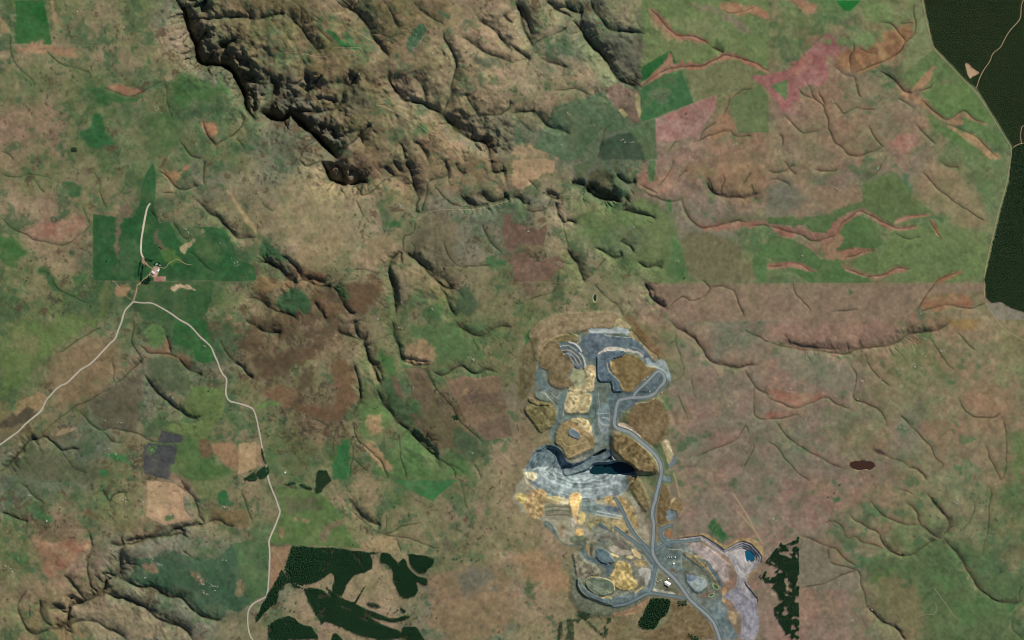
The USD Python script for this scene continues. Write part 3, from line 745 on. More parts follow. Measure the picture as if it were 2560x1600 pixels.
MINE = '''
M1|142 124 94|f2 w1 h6 e6|80 5 110 0 200 0 205 10 190 30 150 30 120 38 100 42 70 55 50 85 45 92 40 60 30 42 45 25 60 12
M1|108 98 70|f2 w2|35 50 48 45 50 60 45 90 44 115 37 150 10 148 12 110 12 85 18 70 25 60
M1|116 101 73|f1.5 h5 e3|52 85 58 70 66 58 72 54 88 57 92 70 97 80 108 85 118 100 112 110 105 118 110 128 118 133 117 141 100 143 90 146 70 137 69 120 70 112 62 108 53 105 50 95
M1|124 112 76|f1 h4 e2|65 55 85 46 108 42 124 45 126 57 108 56 90 57 72 54
M1|90 102 106|f1 h5 e2|90 58 105 56 125 62 131 76 138 92 138 106 130 109 120 105 115 95 108 85 97 76 90 68
M1|98 110 104|f1.2|125 50 140 48 150 55 160 65 158 90 140 95 134 78 126 62
M2|96 108 112|f1|8 52 23 40 50 39 60 46 80 47 98 48 115 55 125 63 135 76 145 90 152 96 140 103 132 98 125 88 120 80 108 77 100 74 88 72 75 70 65 70 55 72 45 78 40 82 38 95 26 95 20 80 12 66
M2|186 176 160|f0.7|40 79 50 71 60 66 70 66 76 65 85 67 92 70 102 69 108 74 115 73 124 77 128 83 125 88 118 79 110 78 103 75 93 75 82 72 70 73 60 73 50 76 42 81
M2|154 163 157|f1.2|130 86 140 88 143 97 152 95 158 88 168 92 175 104 180 130 177 132 168 120 160 110 150 104 138 103 134 97
M2|166 172 166|f0.8|22 31 45 30 70 33 70 27 78 28 100 32 100 40 98 46 90 40 70 40 50 39 25 40
M2|168 152 112|f1.2|75 13 88 13 105 28 103 32 78 27 70 30
M2|162 140 102|f1.2 w1 h-4 e4|102 33 115 45 125 58 140 72 155 82 155 90 150 92 140 80 130 68 118 55 105 48 100 42
M2|122 98 68|f2.5 w3|85 5 110 10 125 35 145 60 165 75 168 88 155 82 140 70 125 57 112 40 105 25
M2|98 111 117|f0.8 h11 e1.8|41 83 48 77 62 73 72 73 85 73 95 75 88 83 78 86 68 88 65 95 66 105 64 115 72 122 80 128 86 140 90 151 70 151 68 131 62 131 55 130 48 132 42 126 40 120 40 90
M2|126 107 71|f1 w1.5 h4 e4|64 100 66 92 75 87 85 83 100 76 112 82 122 88 130 96 133 103 150 105 153 107 140 118 120 135 108 150 95 151 86 145 82 130 72 120 65 112
M2|150 130 88|f2 w2|64 98 68 93 76 92 74 110 82 120 74 119 66 112
M2|90 102 103|f1 h6 e2|155 108 165 112 172 125 165 137 150 151 112 151 135 125
M4|92 104 104|f1|72 0 152 0 140 10 120 16 108 28 95 32 82 45 70 60 58 0
M3|104 117 111|f1 e2|92 0 102 0 98 20 97 47 92 55 88 62 82 70 76 85 72 92 71 90 72 75 80 62 85 50 86 35 88 15
M1|100 114 110|f1|50 105 54 110 58 128 70 140 76 151 60 151 50 135 45 120
M3|100 114 108|f1|148 0 163 0 157 25 155 50 158 70 165 95 160 100 155 85 150 65 148 45
M3|102 115 106|f1|96 47 120 45 150 43 150 48 120 49 97 52
M3|186 166 124|f1.2 w2 r4.5 h4 e3|103 0 150 0 150 20 145 38 140 40 105 42 100 35 100 20 102 8
M1|186 166 124|f1.2 w2 r4.5 h3 e3|105 151 108 143 125 140 135 142 142 125 138 112 135 100 150 100 158 105 158 120 155 140 155 151
M1|150 148 112|f1.5 w2|118 105 140 110 142 120 140 135 130 143 118 141 117 132 108 126 112 115
M3|138 120 84|f1.5 w1.5 h11 e6|85 75 90 62 100 55 115 50 130 48 145 52 150 65 152 80 158 92 156 105 140 112 120 122 107 127 100 120 98 108 88 100 82 95 82 88
M3|188 168 124|f1.2 w2 r4|110 50 140 50 148 58 150 75 152 85 140 75 125 62 112 55
M3|164 138 98|f1|95 58 110 54 125 63 140 75 150 85 152 90 140 82 128 78 115 70 105 64
M3|106 120 122|f1 w1 h5 e1.6|106 72 112 68 125 76 130 82 127 90 118 88 110 84 106 80
M3|124 113 76|f1.5 w2 h10 e5 r3|22 30 35 25 60 22 75 24 85 35 86 55 75 68 62 68 55 78 45 62 30 45
M3|122 110 72|f0.8 h8 e1.6|32 10 40 13 45 20 72 22 70 25 50 25 38 22 30 15
M3|118 126 112|f1 h5 e2|42 0 60 0 75 18 65 18 45 13
M3|112 122 112|f1|160 75 185 70 185 95 172 105 162 100
M3|138 146 144|f1|163 25 185 30 185 60 180 80 168 80 162 60
M4|118 132 130|f1|44 18 60 22 65 35 60 60 48 60 42 40
M4|118 101 68|f1.5 w1.5 h30 e11 r2.5|70 78 78 78 95 82 108 88 122 98 136 112 146 126 152 140 155 151 120 151 104 146 90 130 80 118 69 112 68 95
M4|115 97 69|f2 w1.5 h9 e9|108 24 130 20 150 12 160 20 175 40 175 70 170 80 155 95 150 100 130 92 118 78 104 64 94 56 95 45 105 35
M4|190 170 142|f1|78 58 95 58 108 68 125 85 118 82 100 70 80 65
M4|160 146 106|f1 w1|160 95 170 87 178 90 180 105 186 122 180 135 175 140 170 120 163 105
M4|204 184 152|f1 w1|166 92 172 89 176 98 182 116 178 112 170 100
M4|100 110 116|f2 w2|186 120 190 128 184 140 176 145 180 132
M5|144 154 151|f2 w2|20 0 45 -10 90 -6 205 0 225 20 210 42 170 52 130 47 100 50 65 38 45 28
M5|228 212 168|f1.2 w2 h6 e4|24 0 45 0 46 12 38 18 28 12
M5|168 140 98|f1.2 w1.5 r2|30 38 48 31 62 33 65 45 60 70 62 85 40 90 22 72 22 55
M5|192 172 108|f1.2 w2 r2|6 42 20 40 28 45 22 62 10 55
M5|126 120 96|f2 w2|62 58 110 58 112 95 62 88
M5|142 132 96|f2.5 w2 r2|140 90 180 85 215 90 225 120 190 125 140 110
M5|122 132 126|f2 w2|135 50 160 58 200 68 210 85 160 80 130 78
M5|230 188 128|f0.9 w1.2 h4 e3|108 45 115 40 122 36 130 42 132 50 127 60 125 75 122 100 118 102 114 80 108 60
M5|208 184 122|f1 w2|126 75 135 76 140 90 135 98 126 100
M5|162 140 96|f2 w2 r3|170 45 215 45 235 80 242 110 225 100 205 65 185 62
M5|96 108 114|f1.5 w1|170 64 200 66 205 74 180 76
M5|118 103 70|f2 w2 h9 e6 r1.5|216 2 240 12 262 60 252 78 236 50 222 24
M5|172 153 108|f1.2 w1|185 92 215 88 224 106 206 113 190 104
M5|92 104 106|f1 w1|160 95 175 100 196 119 186 121 166 107
M5|190 176 142|f1.2 w2|94 46 108 50 108 60 96 62 84 58
M5|176 160 116|f1.5 w2|64 48 84 44 96 52 84 62 66 60
M5|216 202 176|f1|112 84 119 84 120 104 113 104
M5|88 98 98|f1 w1|154 112 172 122 184 132 172 136 156 128
M5|150 128 98|f1.2 w1.5|92 98 100 98 98 118 94 128 90 112
M5|100 110 100|f1.2 w1|60 90 75 95 85 115 95 135 110 138 140 130 140 140 100 140 90 130 75 112 62 105
M5|104 110 86|f1.5 w1|108 120 140 120 150 130 110 136
M5|220 180 110|f1 r2 w1|120 108 134 106 136 120 122 120
M5|128 128 112|f2 w2|140 100 190 110 215 130 170 130
M5|118 112 96|f3 w3 r2|142 118 200 122 220 128 200 131 150 128
M7|104 106 86|f1.2 h9 e9|43 90 38 96 36 110 34 124 40 138 48 150 60 161 80 166 110 166 135 158 160 140 185 124 190 120 160 122 118 130 90 120 60 100
M7|100 112 110|f0.8 h12 e2.5|47 96 52 97 58 110 70 120 85 128 100 133 118 130 150 122 178 112 186 118 165 130 150 140 120 147 98 142 80 135 62 128 52 118 48 108
M7|104 114 94|f0.8 h11 e2|66 96 75 93 90 95 105 97 115 103 118 112 117 122 110 125 95 128 82 125 70 117 64 108
M7|94 110 112|f0.8 h8 e2|84 38 90 37 100 41 108 46 112 55 118 63 112 66 100 67 90 62 83 53
M7|92 107 107|f0.8|52 38 60 36 63 48 70 55 85 60 100 66 115 68 118 78 110 85 108 93 100 92 102 82 100 75 85 67 70 62 60 56 55 45
M7|124 117 96|f1 w1 h8 e4 r1.5|38 50 50 46 56 55 65 65 80 70 88 78 88 90 75 90 65 93 55 97 45 88 44 78 42 60
M7|176 153 100|f1 w1.5 r4.5 h5 e3|120 63 140 63 148 70 150 90 150 97 162 102 165 108 158 115 148 119 130 118 118 108 113 98 107 92 115 82
M7|170 165 150|f1.5 w2|165 78 180 76 188 82 186 100 182 115 176 112 175 95 160 90
M7|162 150 130|f1|105 35 120 32 130 40 150 42 150 50 130 52 112 45
M7|218 194 134|f0.7|110 46 127 52 125 56 113 52
M7|208 184 132|f0.8|140 52 155 53 153 58 140 57
M7|218 188 132|f1 w1|150 37 160 42 170 52 168 60 158 55 152 45
M7|150 134 92|f1.2 w2 r1.5|155 60 175 60 182 74 168 76 158 74
M7|92 82 66|f0.8|72 30 78 30 76 55 72 52
M7|160 138 98|f1|62 30 71 30 71 54 66 46
M7|112 110 94|f0.8|150 88 160 92 175 95 175 108 165 110 160 98
M7|98 111 112|f0.8|190 56 200 75 197 95 190 115 180 122 165 130 172 120 178 112 186 95 188 75
M7|112 104 92|f1 w1|112 24 130 20 145 30 142 40 125 36
M8|108 106 84|f0.8|33 66 45 74 60 85 75 105 70 112 60 108 30 98 30 85
M8|176 172 152|f0.8|25 98 40 102 66 107 67 110 50 109 26 104
M8|148 158 152|f1.2 w1 h9 e6|90 70 105 67 112 75 125 80 128 95 118 105 105 106 96 95 88 85
M8|112 122 132|f1.5 w1|90 70 104 68 109 76 100 86 90 86
M8|100 112 106|f1|30 22 50 16 82 24 84 36 104 54 108 60 66 68 40 52
M8|108 110 88|f1|80 40 104 55 108 60 78 64
M8|122 98 66|f0.8|57 62 64 61 66 67 58 68
M8|104 108 92|f1|70 70 95 62 124 60 148 92 150 118 140 130 110 108 130 92 120 76
M8|160 140 96|f1 w1 r1|120 45 126 50 138 68 150 88 154 100 150 100 140 80 126 62 116 52
M8|178 160 108|f1.2|98 36 122 34 122 44 104 40
M8|128 118 88|f1.2 w1 r2 h5 e3|84 28 96 32 112 46 124 58 112 56 98 46 84 37
M8|152 144 140|f1|68 7 90 12 118 6 135 22 160 36 172 46 178 62 186 80 178 100 172 115 174 130 190 151 222 151 222 118 214 104 204 92 200 84 206 72 220 62 229 50 231 38 222 27 210 15 195 10 182 13 170 20 160 26 147 16 128 3 118 -2 85 2
M8|166 150 142|f2.5 w2|90 16 118 12 140 28 160 44 165 60 170 80 156 88 148 72 128 44 100 30
M8|160 134 94|f1 w1|228 46 236 30 232 20 220 8 205 3 190 4 174 12 160 20 148 10 128 -4 118 -6 80 0 72 4 118 -1 128 3 147 16 160 26 170 20 182 13 195 9 210 14 222 26 231 38 229 50 218 63 206 72 202 80 210 76 224 62
M8|90 106 110|f0.8|123 45 130 48 135 58 148 72 155 88 157 100 152 98 145 82 135 68 126 55
M8|172 142 96|f1|156 96 164 97 165 110 160 130 154 122
M8|110 118 114|f1|134 118 150 118 160 132 170 146 166 151 145 151 138 130
M8|112 98 82|f1.2|110 113 130 104 140 104 138 110 124 118 110 116
23|104 116 114|f1|188 118 200 124 206 134 212 144 214 151 196 151 192 140 186 130
23|140 136 140|f1|196 112 212 100 226 108 232 112 234 151 214 151 217 140 216 122 206 112
23|170 146 112|f1.5 w1|203 122 212 126 212 138 206 134
23|112 96 68|f2 w2 h3 e4|148 114 170 118 182 128 190 138 193 151 116 151 125 142 140 142 152 126
23|150 122 92|f1.5|92 126 112 122 130 110 130 116 120 126 96 130
23|128 112 80|f2|140 14 156 20 152 40 146 54 138 60 136 40 138 26
M6|112 94 64|f1.5 h4 e3|42 22 52 24 56 45 56 70 50 95 38 98 34 90 34 70
M6|104 116 118|f0.8 h-4 e2|52 70 56 70 60 73 70 73 68 86 62 92 52 92 49 82
M6|110 122 122|f0.8|42 6 58 8 58 19 44 20
M6|116 128 126|f0.8|36 108 42 102 60 97 60 102 48 108 44 114 46 122 54 128 60 128 48 134 38 126 35 116
M6|146 104 72|f0.8|45 112 58 108 58 124 50 122
M6|132 112 76|f1|60 50 66 52 76 54 82 62 74 80 70 72 58 70 57 60
M6|184 160 116|f1.2 w2|60 49 68 46 76 50 64 54 58 62 57 58
'''
# pale or dark lines on the mine ground: sheet | r g b | width (2.5 m) | height of the bund, m | line
LINES = '''
M2|150 160 158|.9 .8|145 127 149 134
M2|150 160 158|.9 .8|148 124 152 131
M2|150 160 158|.9 .8|151 121 155 128
M2|150 160 158|.9 .8|154 118 157 123
M2|140 152 150|.9 .8|137 134 141 141
M2|140 152 150|.9 .8|133 138 137 145
M2|120 134 134|1 .5|129 147 134 151
M3|160 168 162|1.1 .8|163 2 166 30 165 56
M3|172 176 168|1 .5|98 22 97 46
M1|150 148 124|1 .6|101 142 104 151
M3|46 52 50|1.4 .0|158 12 160 30 156 52
M1|120 112 88|1.2 .6|44 92 41 120 36 150
M1|205 186 140|1.5 1.2|90 65 100 63 108 64 115 68 121 73
M1|205 176 132|1.5 1.2|93 73 105 71 115 76 124 84 129 92 131 101
M1|206 176 140|1.5 1.2|97 80 105 78 115 83 120 90 125 101
M1|200 176 130|1.5 1.2|109 87 114 93 117 100
M1|176 172 165|3.5 1|108 57 118 59 126 66 131 74
M1|172 172 166|3 1|127 77 133 83 138 95 138 104
M1|196 176 128|1.6 1|112 39 118 42 127 46 130 52 127 58 122 59
M1|170 150 102|1.3 .8|108 42 88 45 70 53 58 66 52 80 48 96 46 112
M2|190 196 190|1.2 .8|23 40 50 38 56 45 70 46 90 48 103 49
M2|176 180 172|1 .5|95 66 105 66 114 68 122 73 128 78
M2|200 190 160|1.3 1|58 96 60 106 63 115
M2|178 190 192|1.2 1|41 83 41 120 44 127 49 131 57 130 62 132 68 130 70 140 72 151
M2|196 176 128|1.2 1|132 100 138 104 152 104
M3|168 172 160|1.2 1|60 0 72 14 82 24 87 32
M3|176 180 168|1.2 .8|74 2 86 14 91 0
M3|176 176 160|1 .6|98 22 97 46
M3|186 166 116|1.3 1|88 90 94 88 98 100 106 104 116 102 122 100 142 94
M3|190 170 120|1.4 1|84 95 90 104 100 112 108 120
M3|196 172 126|1.6 1|98 128 116 120 130 112 146 106
M3|168 176 164|1.2 1|163 50 166 60 174 63 184 63
M3|176 184 178|1.4 .6|160 40 170 41 184 40
M3|180 188 180|1.4 .6|170 48 180 49 184 54
M3|178 186 180|1 .5|182 13 192 13
M4|188 176 140|1.3 1|118 97 130 106 140 116 150 128 156 140 157 151
M4|210 206 196|1.2 .8|78 66 95 70 108 76 122 86
M4|184 172 140|1.1 .6|112 22 120 20 138 19 148 12
M4|164 160 150|1 .6|85 35 95 40 104 30
M5|188 200 192|2.4 .5|40 -4 52 -10 62 -2 70 4
M5|186 198 190|2.2 .5|78 0 82 8 84 16 76 18
M5|186 192 184|2.2 .8|160 74 180 78 208 84
M5|176 182 176|2.2 .8|158 80 180 84 205 88
M5|92 92 78|2 .4|64 66 85 64 108 66
M5|92 92 78|2 .4|64 74 85 72 110 74
M5|150 140 116|2 .4|64 70 85 68 108 70
M5|94 90 78|2 .4|64 82 90 80 112 82
M5|146 138 116|2 .4|64 86 90 84 112 86
M7|182 164 118|1.4 1.2|49 98 50 110 58 122 70 132 85 140 100 144 116 143
M7|192 172 128|1.5 1.2|66 96 64 106 70 116 80 124 92 129 104 127
M7|190 172 128|1.6 1.2|66 95 76 91 90 93 102 96 114 100 118 108 118 116
M7|180 188 184|1.2 1|90 61 100 66 107 68
M7|172 188 186|1.2 1|84 38 83 50 86 58
M7|200 180 122|1.2 1|103 117 108 122 114 120
M7|196 168 110|2.4 1.5|95 132 105 128 111 133
M7|198 170 108|2.2 1.5|157 122 165 116 171 112
M7|164 178 176|1 .6|116 147 140 144 160 132 176 127 185 128
M7|150 164 164|1 .6|126 128 136 131 150 129
M7|166 176 172|1.2 .8|150 32 162 44 174 56 182 66 189 74 190 80
M8|188 176 140|1.4 1|54 25 66 26 76 25 82 30
M8|178 166 122|1.2 .6|78 38 78 62
M8|166 160 124|1 .6|56 52 60 48 76 48
M8|176 182 160|1.2 .6|32 67 30 85 27 98
M8|120 118 116|1.2 .5|170 44 172 66 184 80 178 100 170 118 178 132 192 151
M8|122 120 118|1.2 .5|176 44 178 62 188 80 184 100 174 118 184 134 198 151
M8|110 108 120|3 .4|184 50 192 64
M8|168 164 158|3 .4|188 42 196 58
'''
FOREST = '''
13|34 62 67 64 85 66 105 68 109 74 110 83 103 88 94 89 85 100 80 110 71 105 74 92 70 87 62 94 48 98 42 100 33 95 28 84 30 77
13|25 85 33 95 45 103 38 101 35 100 32 97 28 97 26 105 22 103 20 115 14 118 0 136 0 130 10 112
13|45 102 55 101 62 103 70 110 85 122 100 125 115 134 128 140 136 143 138 150 120 151 95 145 80 138 68 133 62 135 56 125 48 110
13|65 100 72 106 82 112 95 118 110 124 120 128 133 131 140 128 146 128 145 132 135 134 128 134 110 130 95 125 80 118 72 112
13|10 138 20 131 30 129 38 131 42 137 53 138 56 145 60 152 12 152
13|117 68 126 69 132 76 134 81 138 75 142 76 144 83 148 88 155 92 162 93 163 99 159 100 150 96 153 103 150 110 140 112 134 105 130 97 130 88 124 79 117 77
13|145 70 160 71 169 74 168 80 162 85 160 90 155 89 148 82 145 76
13|137 143 143 139 152 139 156 147 161 152 138 152
13|71 146 76 143 83 152 71 152
23|131 112 148 112 150 115 147 128 140 131 135 140 125 141 120 137 124 125
33|-8 92 0 74 10 62 18 53 24 50 29.5 54 29.5 106 8 106 2 100
33|5 122 12 115 9 106 29.5 106 29.5 152 20 152 14 140 8 130
'''
NATIVE = [('30', '146 -8 150 15 153 28 157 44 175 62 187 75 198 84 208 100 218 116 226 129 232 139 243 139 243 -8'), ('31', '231 -14 228 20 221 45 215 70 208 100 204 115 206 118 206 130 211 135 220 134 230 140 244 144 244 -14')]
CLEARINGS = '''
30|186 60 190 61 195 66 200 69 196 71 193 72 191 75 188 68
'''
# ---------------------------------------------------------------- the terrain: heights, ground colours, pieces
import shapely
from shapely.geometry import Polygon, LineString
from scipy.spatial import cKDTree
U = 2.5                                            # metres per plan step
X0, Y0, STEP, NX, NY = -64, -64, 2.0, 1345, 865
gx, gy = X0 + STEP * np.arange(NX), Y0 + STEP * np.arange(NY)
GX, GY = np.meshgrid(gx, gy)
def field(scale, seed, order=3):
    """smooth random field, mean 0, about -1..1, features of the given size in plan steps"""
    r = np.random.default_rng(seed)
    ny, nx = int(NY * STEP / scale) + 4, int(NX * STEP / scale) + 4
    c = r.uniform(-1, 1, (ny, nx))
    yy = np.linspace(.5, .5 + NY * STEP / scale, NY); xx = np.linspace(.5, .5 + NX * STEP / scale, NX)
    # separable cubic interpolation
    def basis(t, n):
        i = np.floor(t).astype(int); f = t - i
        w = np.stack([(1 - f) ** 3, 3 * f ** 3 - 6 * f ** 2 + 4, -3 * f ** 3 + 3 * f ** 2 + 3 * f + 1, f ** 3]) / 6
        B = np.zeros((len(t), n))
        for k in range(4): B[np.arange(len(t)), np.clip(i + k - 1, 0, n - 1)] += w[k]
        return B
    from scipy.sparse import csr_matrix
    By, Bx = csr_matrix(basis(yy, ny)), csr_matrix(basis(xx, nx))
    return 1.6 * (By @ (Bx @ c.T).T)
def fractal(scale, seed, octaves=3, gain=.5):
    return sum(gain ** o * field(scale / 2 ** o, seed + 31 * o) for o in range(octaves))
WXs, WYs = fractal(34, 11, 4, .58), fractal(34, 12, 4, .58)     # wandering of natural edges
def chaikin(p, n=1, closed=False):
    for _ in range(n):
        if closed:
            q = np.roll(p, -1, 0); p = np.stack([.75 * p + .25 * q, .25 * p + .75 * q], 1).reshape(-1, 2)
        else:
            q = np.stack([.75 * p[:-1] + .25 * p[1:], .25 * p[:-1] + .75 * p[1:]], 1).reshape(-1, 2)
            p = np.vstack([p[:1], q, p[-1:]])
    return p
def window(p, pad):
    a, b = p.min(0) - pad, p.max(0) + pad
    x0, x1 = np.clip(((np.array([a[0], b[0]]) - X0) / STEP).astype(int) + [0, 2], 0, NX)
    y0, y1 = np.clip(((np.array([a[1], b[1]]) - Y0) / STEP).astype(int) + [0, 2], 0, NY)
    return (slice(y0, y1), slice(x0, x1)) if x1 > x0 + 1 and y1 > y0 + 1 else None
def along(p, step=1.5):
    d = np.r_[0, np.cumsum(np.hypot(*np.diff(p, axis=0).T))]
    n = max(2, int(d[-1] / step) + 1); t = np.linspace(0, d[-1], n)
    return np.c_[np.interp(t, d, p[:, 0]), np.interp(t, d, p[:, 1])], t / max(d[-1], 1e-9)
def near(p, win, warp=0.0):
    """distance to a line, offset vector and place along it, for the grid points of a window"""
    q, t = along(p)
    xx, yy = GX[win] + warp * WXs[win], GY[win] + warp * WYs[win]
    pt = np.c_[xx.ravel(), yy.ravel()]
    d, i = cKDTree(q).query(pt)
    v = pt - q[i]
    return d.reshape(xx.shape), v.reshape(*xx.shape, 2), t[i].reshape(xx.shape)
def smooth(a, b, x):
    t = np.clip((x - a) / (b - a), 0, 1); return t * t * (3 - 2 * t)
def inside(p, pad, warp=0.0):
    """(window, signed distance in plan steps: positive inside) of an outline"""
    win = window(p, pad + 2 * warp + 6)
    if win is None: return None, None
    g = Polygon(p).buffer(0); shapely.prepare(g)
    m = shapely.contains_xy(g, GX[win] + warp * WXs[win], GY[win] + warp * WYs[win])
    if not m.any(): return None, None
    sd = STEP * (np.where(m, ndi.distance_transform_edt(np.pad(m, 1))[1:-1, 1:-1] - .5, 0) - np.where(~m, ndi.distance_transform_edt(~m) - .5, 0))
    return win, sd
def rows(text):
    for line in text.strip().splitlines(): yield [c.strip() for c in line.split('|')]

# valleys: the deepest cut wins
cut, wet, shoulders, bankside, floor_ = (np.zeros((NY, NX)) for _ in range(5))
patchy = fractal(16, 22, 2)
spur = np.clip(1 + .60 * fractal(24, 21, 4, .68), .25, 2.1)
NE = np.array([.707, -.707])
for sheet, par, line in rows(STREAMS):
    C, w1, w2 = map(float, par.split()); C0 = C
    if C <= 13: C, w1, w2 = C * .68, w1 * .45 + .5, w2 * .4
    elif C <= 60: w1 *= .78
    p = chaikin(pts(sheet, line), 2)
    win = window(p, 3.2 * max(w1, w2) + 10)
    if win is None: continue
    d, v, t = near(p, win, 3.4)
    side = np.clip(.5 + .8 * (v @ NE) / np.maximum(d, .5), 0, 1)
    rough = spur[win] if C > 13 else 1.0
    w = (w2 + (w1 - w2) * side) * rough
    bankside[win] = np.maximum(bankside[win], smooth(.5, .9, side) * np.exp(-d / (7 + .22 * C)) * smooth(0, .12, t + .01) * (C0 > 5)); floor_[win] = np.maximum(floor_[win], np.exp(-d / (4.5 + .1 * C)))
    taper = .22 + .78 * smooth(0, .16, t) * smooth(0, .10, 1 - t)
    bank = np.exp(-(d / w) ** .95)
    cut[win] = np.maximum(cut[win], C * taper * bank)
    wet[win] = np.maximum(wet[win], np.clip(1.8 - d / (1.15 + .02 * C), 0, 1) * np.clip(.5 + .3 * taper + C / 80, 0, 1) * smooth(0, .05, t + .01) * np.clip(.75 + .5 * patchy[win], .25, 1))

# broad shoulders of the gorge and of the main valleys
for sheet, par, line in rows(BROAD):
    C, w1, w2 = map(float, par.split())
    p = chaikin(pts(sheet, line), 2); win = window(p, 3.5 * max(w1, w2))
    d, v, t = near(p, win, 4.0)
    side = np.clip(.5 + .8 * (v @ NE) / np.maximum(d, .5), 0, 1)
    w = (w2 + (w1 - w2) * side) * (.6 + .4 * spur[win])
    shoulders[win] = np.maximum(shoulders[win], C * smooth(0, .2, t + .02) * smooth(0, .2, 1.02 - t) * np.exp(-d / w))
# cliffs: the ground drops steeply along these lines, away from the sun
cliff = np.zeros((NY, NX))
for sheet, par, line in rows(CLIFFS):
    C, w1, w2 = map(float, par.split())
    p = chaikin(pts(sheet, line), 1); win = window(p, 3 * max(w1, w2))
    d, v, t = near(p, win, 3.0)
    side = smooth(-1.5, 1.5, v @ NE)
    w = (w2 + (w1 - w2) * side) * (.75 + .25 * spur[win])
    cliff[win] = np.maximum(cliff[win], C * smooth(-.02, .22, t) * smooth(-.02, .22, 1 - t) * np.exp(-d / w))
# roughness of the land: gorge country rough, the eastern pastures smooth
east = smooth(1500, 1750, GX)
hilly = np.clip(smooth(420, 640, GX) * smooth(1650, 1350, GX) * smooth(640, 380, GY) + .7 * smooth(700, 480, GX) * smooth(1180, 1320, GY), 0, 1)
rugged = sum(k * np.exp(-((GX - x) / rx) ** 2 - ((GY - y) / ry) ** 2) for x, y, rx, ry, k in ((1810, 435, 150, 60, 1), (2190, 125, 110, 70, 1), (2060, 320, 150, 110, .6), (2130, 850, 230, 30, .7), (1640, 330, 120, 60, .5), (2330, 1330, 190, 110, .6), (720, 790, 200, 120, .9), (1300, 520, 160, 60, .5)))
H = 14 * fractal(330, 31, 2) + (7 + 9 * hilly) * (1 - .62 * east) * fractal(120, 32, 3, .46) + (.7 + 1.9 * hilly) * (1 - .45 * east) * field(30, 34)
ridged = 1 - np.abs(fractal(44, 41, 3, .55))
H += ((1.5 + 2.8 * hilly) * (1 - .5 * east) + 9.5 * rugged) * ridged
H += (.8 + .3 * hilly) * (1 - .45 * east) * field(13, 35) + (.35 + .05 * hilly) * (1 - .4 * east) * field(6.5, 36)
H -= .5 * cut + shoulders + .3 * cliff
# erosion: water finds its way down, gathers, and cuts back into the slopes (the implicit stream power law, solved along the flow paths)
def drain(h):
    """each cell's lowest neighbour (or itself, past the end: a hollow)"""
    n = h.size; hp = np.pad(h, 1, constant_values=1e9); best = np.zeros_like(h); to = np.full(h.shape, n)
    idp = np.pad(np.arange(n).reshape(h.shape), 1, constant_values=n)
    for dy in (-1, 0, 1):
        for dx in (-1, 0, 1):
            if dx or dy:
                q = (slice(1 + dy, 1 + dy + h.shape[0]), slice(1 + dx, 1 + dx + h.shape[1]))
                fall = (h - hp[q]) / math.hypot(dx, dy); k = fall > best
                best = np.where(k, fall, best); to = np.where(k, idp[q], to)
    return np.r_[to.ravel(), n]
def gather(to):
    ptr = to.copy(); S = np.ones(len(to)); S[-1] = 0
    for _ in range(9):
        S = S + np.bincount(ptr, weights=S, minlength=len(to)); S[-1] = 0; ptr = ptr[ptr]
    return S
def erode(h, k, most, seed):
    gy2, gx2 = np.gradient(ndi.gaussian_filter(h, 1.5)); steep = np.hypot(gx2, gy2)
    to = drain(h + (steep + .12) * (.9 * field(5.5, 700 + seed) + .8 * field(3.0, 720 + seed))); S = gather(to); n = h.size; h1 = h.ravel()
    F = np.minimum(np.r_[k.ravel(), 0] * np.maximum(S - 14, 0) ** .5, most); sink = to == n; F[sink] = 0
    a = np.r_[h1, 0] / (1 + F); b = F / (1 + F); ptr = to.copy(); ptr[sink] = np.arange(n + 1)[sink]; b[sink] = 0
    for _ in range(9):
        a = a + b * a[ptr]; b = b * b[ptr]; ptr = ptr[ptr]
    return (a + b * np.r_[h1, 0][ptr])[:n].reshape(h.shape), S[:n].reshape(h.shape)
strength = (.050 - .012 * hilly) * (1 - .55 * east) + .04 * rugged
for it in range(8):
    H += (.10 + .12 * hilly) * field(9, 380 + it) + .08 * field(5, 390 + it)
    H, flow = erode(H, strength, 1.5, it)
    H = H + .25 * (ndi.gaussian_filter(H, 1.0) - H)
H -= .58 * cut + .75 * cliff
H += np.minimum(cut + .5 * cliff, 45) * (.032 * field(5, 71) + .055 * fractal(11, 44, 2, .6))
rill = np.clip(np.log(np.maximum(flow, 1) / 16) / 5, 0, 1.3)
rill_line = ndi.gaussian_filter(rill, .5)
H -= (.5 + .8 * hilly) * (1 - .4 * east) * rill_line
cragg = smooth(16, 50, cut + cliff + .5 * shoulders) * hilly
H += cragg * 1.4 * (1 - np.abs(fractal(17, 43, 3, .6)))
H += .28 * (1 - .3 * east) * (field(4.4, 62) + .7 * field(2.6, 63)) * (.7 + .8 * hilly)

# ground colours (as seen in flat sunshine, display values), then patches
tile = np.zeros((20, 32), int); keys = list(TONE)
for k, text in COVER.items():
    c, r = int(k[0]), int(k[1])
    for j, row in enumerate(text.split()):
        for i, ch in enumerate(row): tile[r * 5 + j, c * 8 + i] = keys.index(ch)
tone = np.array([TONE[k] for k in keys], float)
def cells(values, warp):
    u = (GX + warp * WXs) / 80 - .5; v = (GY + warp * WYs) / 80 - .5
    return np.stack([ndi.map_coordinates(values[..., k], [v, u], order=1, mode='nearest') for k in range(values.shape[-1])], -1)
A = cells(tone[tile], 30.0)
scrub = cells(np.array([dict(a=.18, b=.28, c=.25, g=.6, h=.8, i=.45, j=.35, q=.6, k=.12, f=.08, e=.1, p=.08, o=.05, l=.15).get(k, .06) for k in keys])[tile][..., None], 36.0)[..., 0]
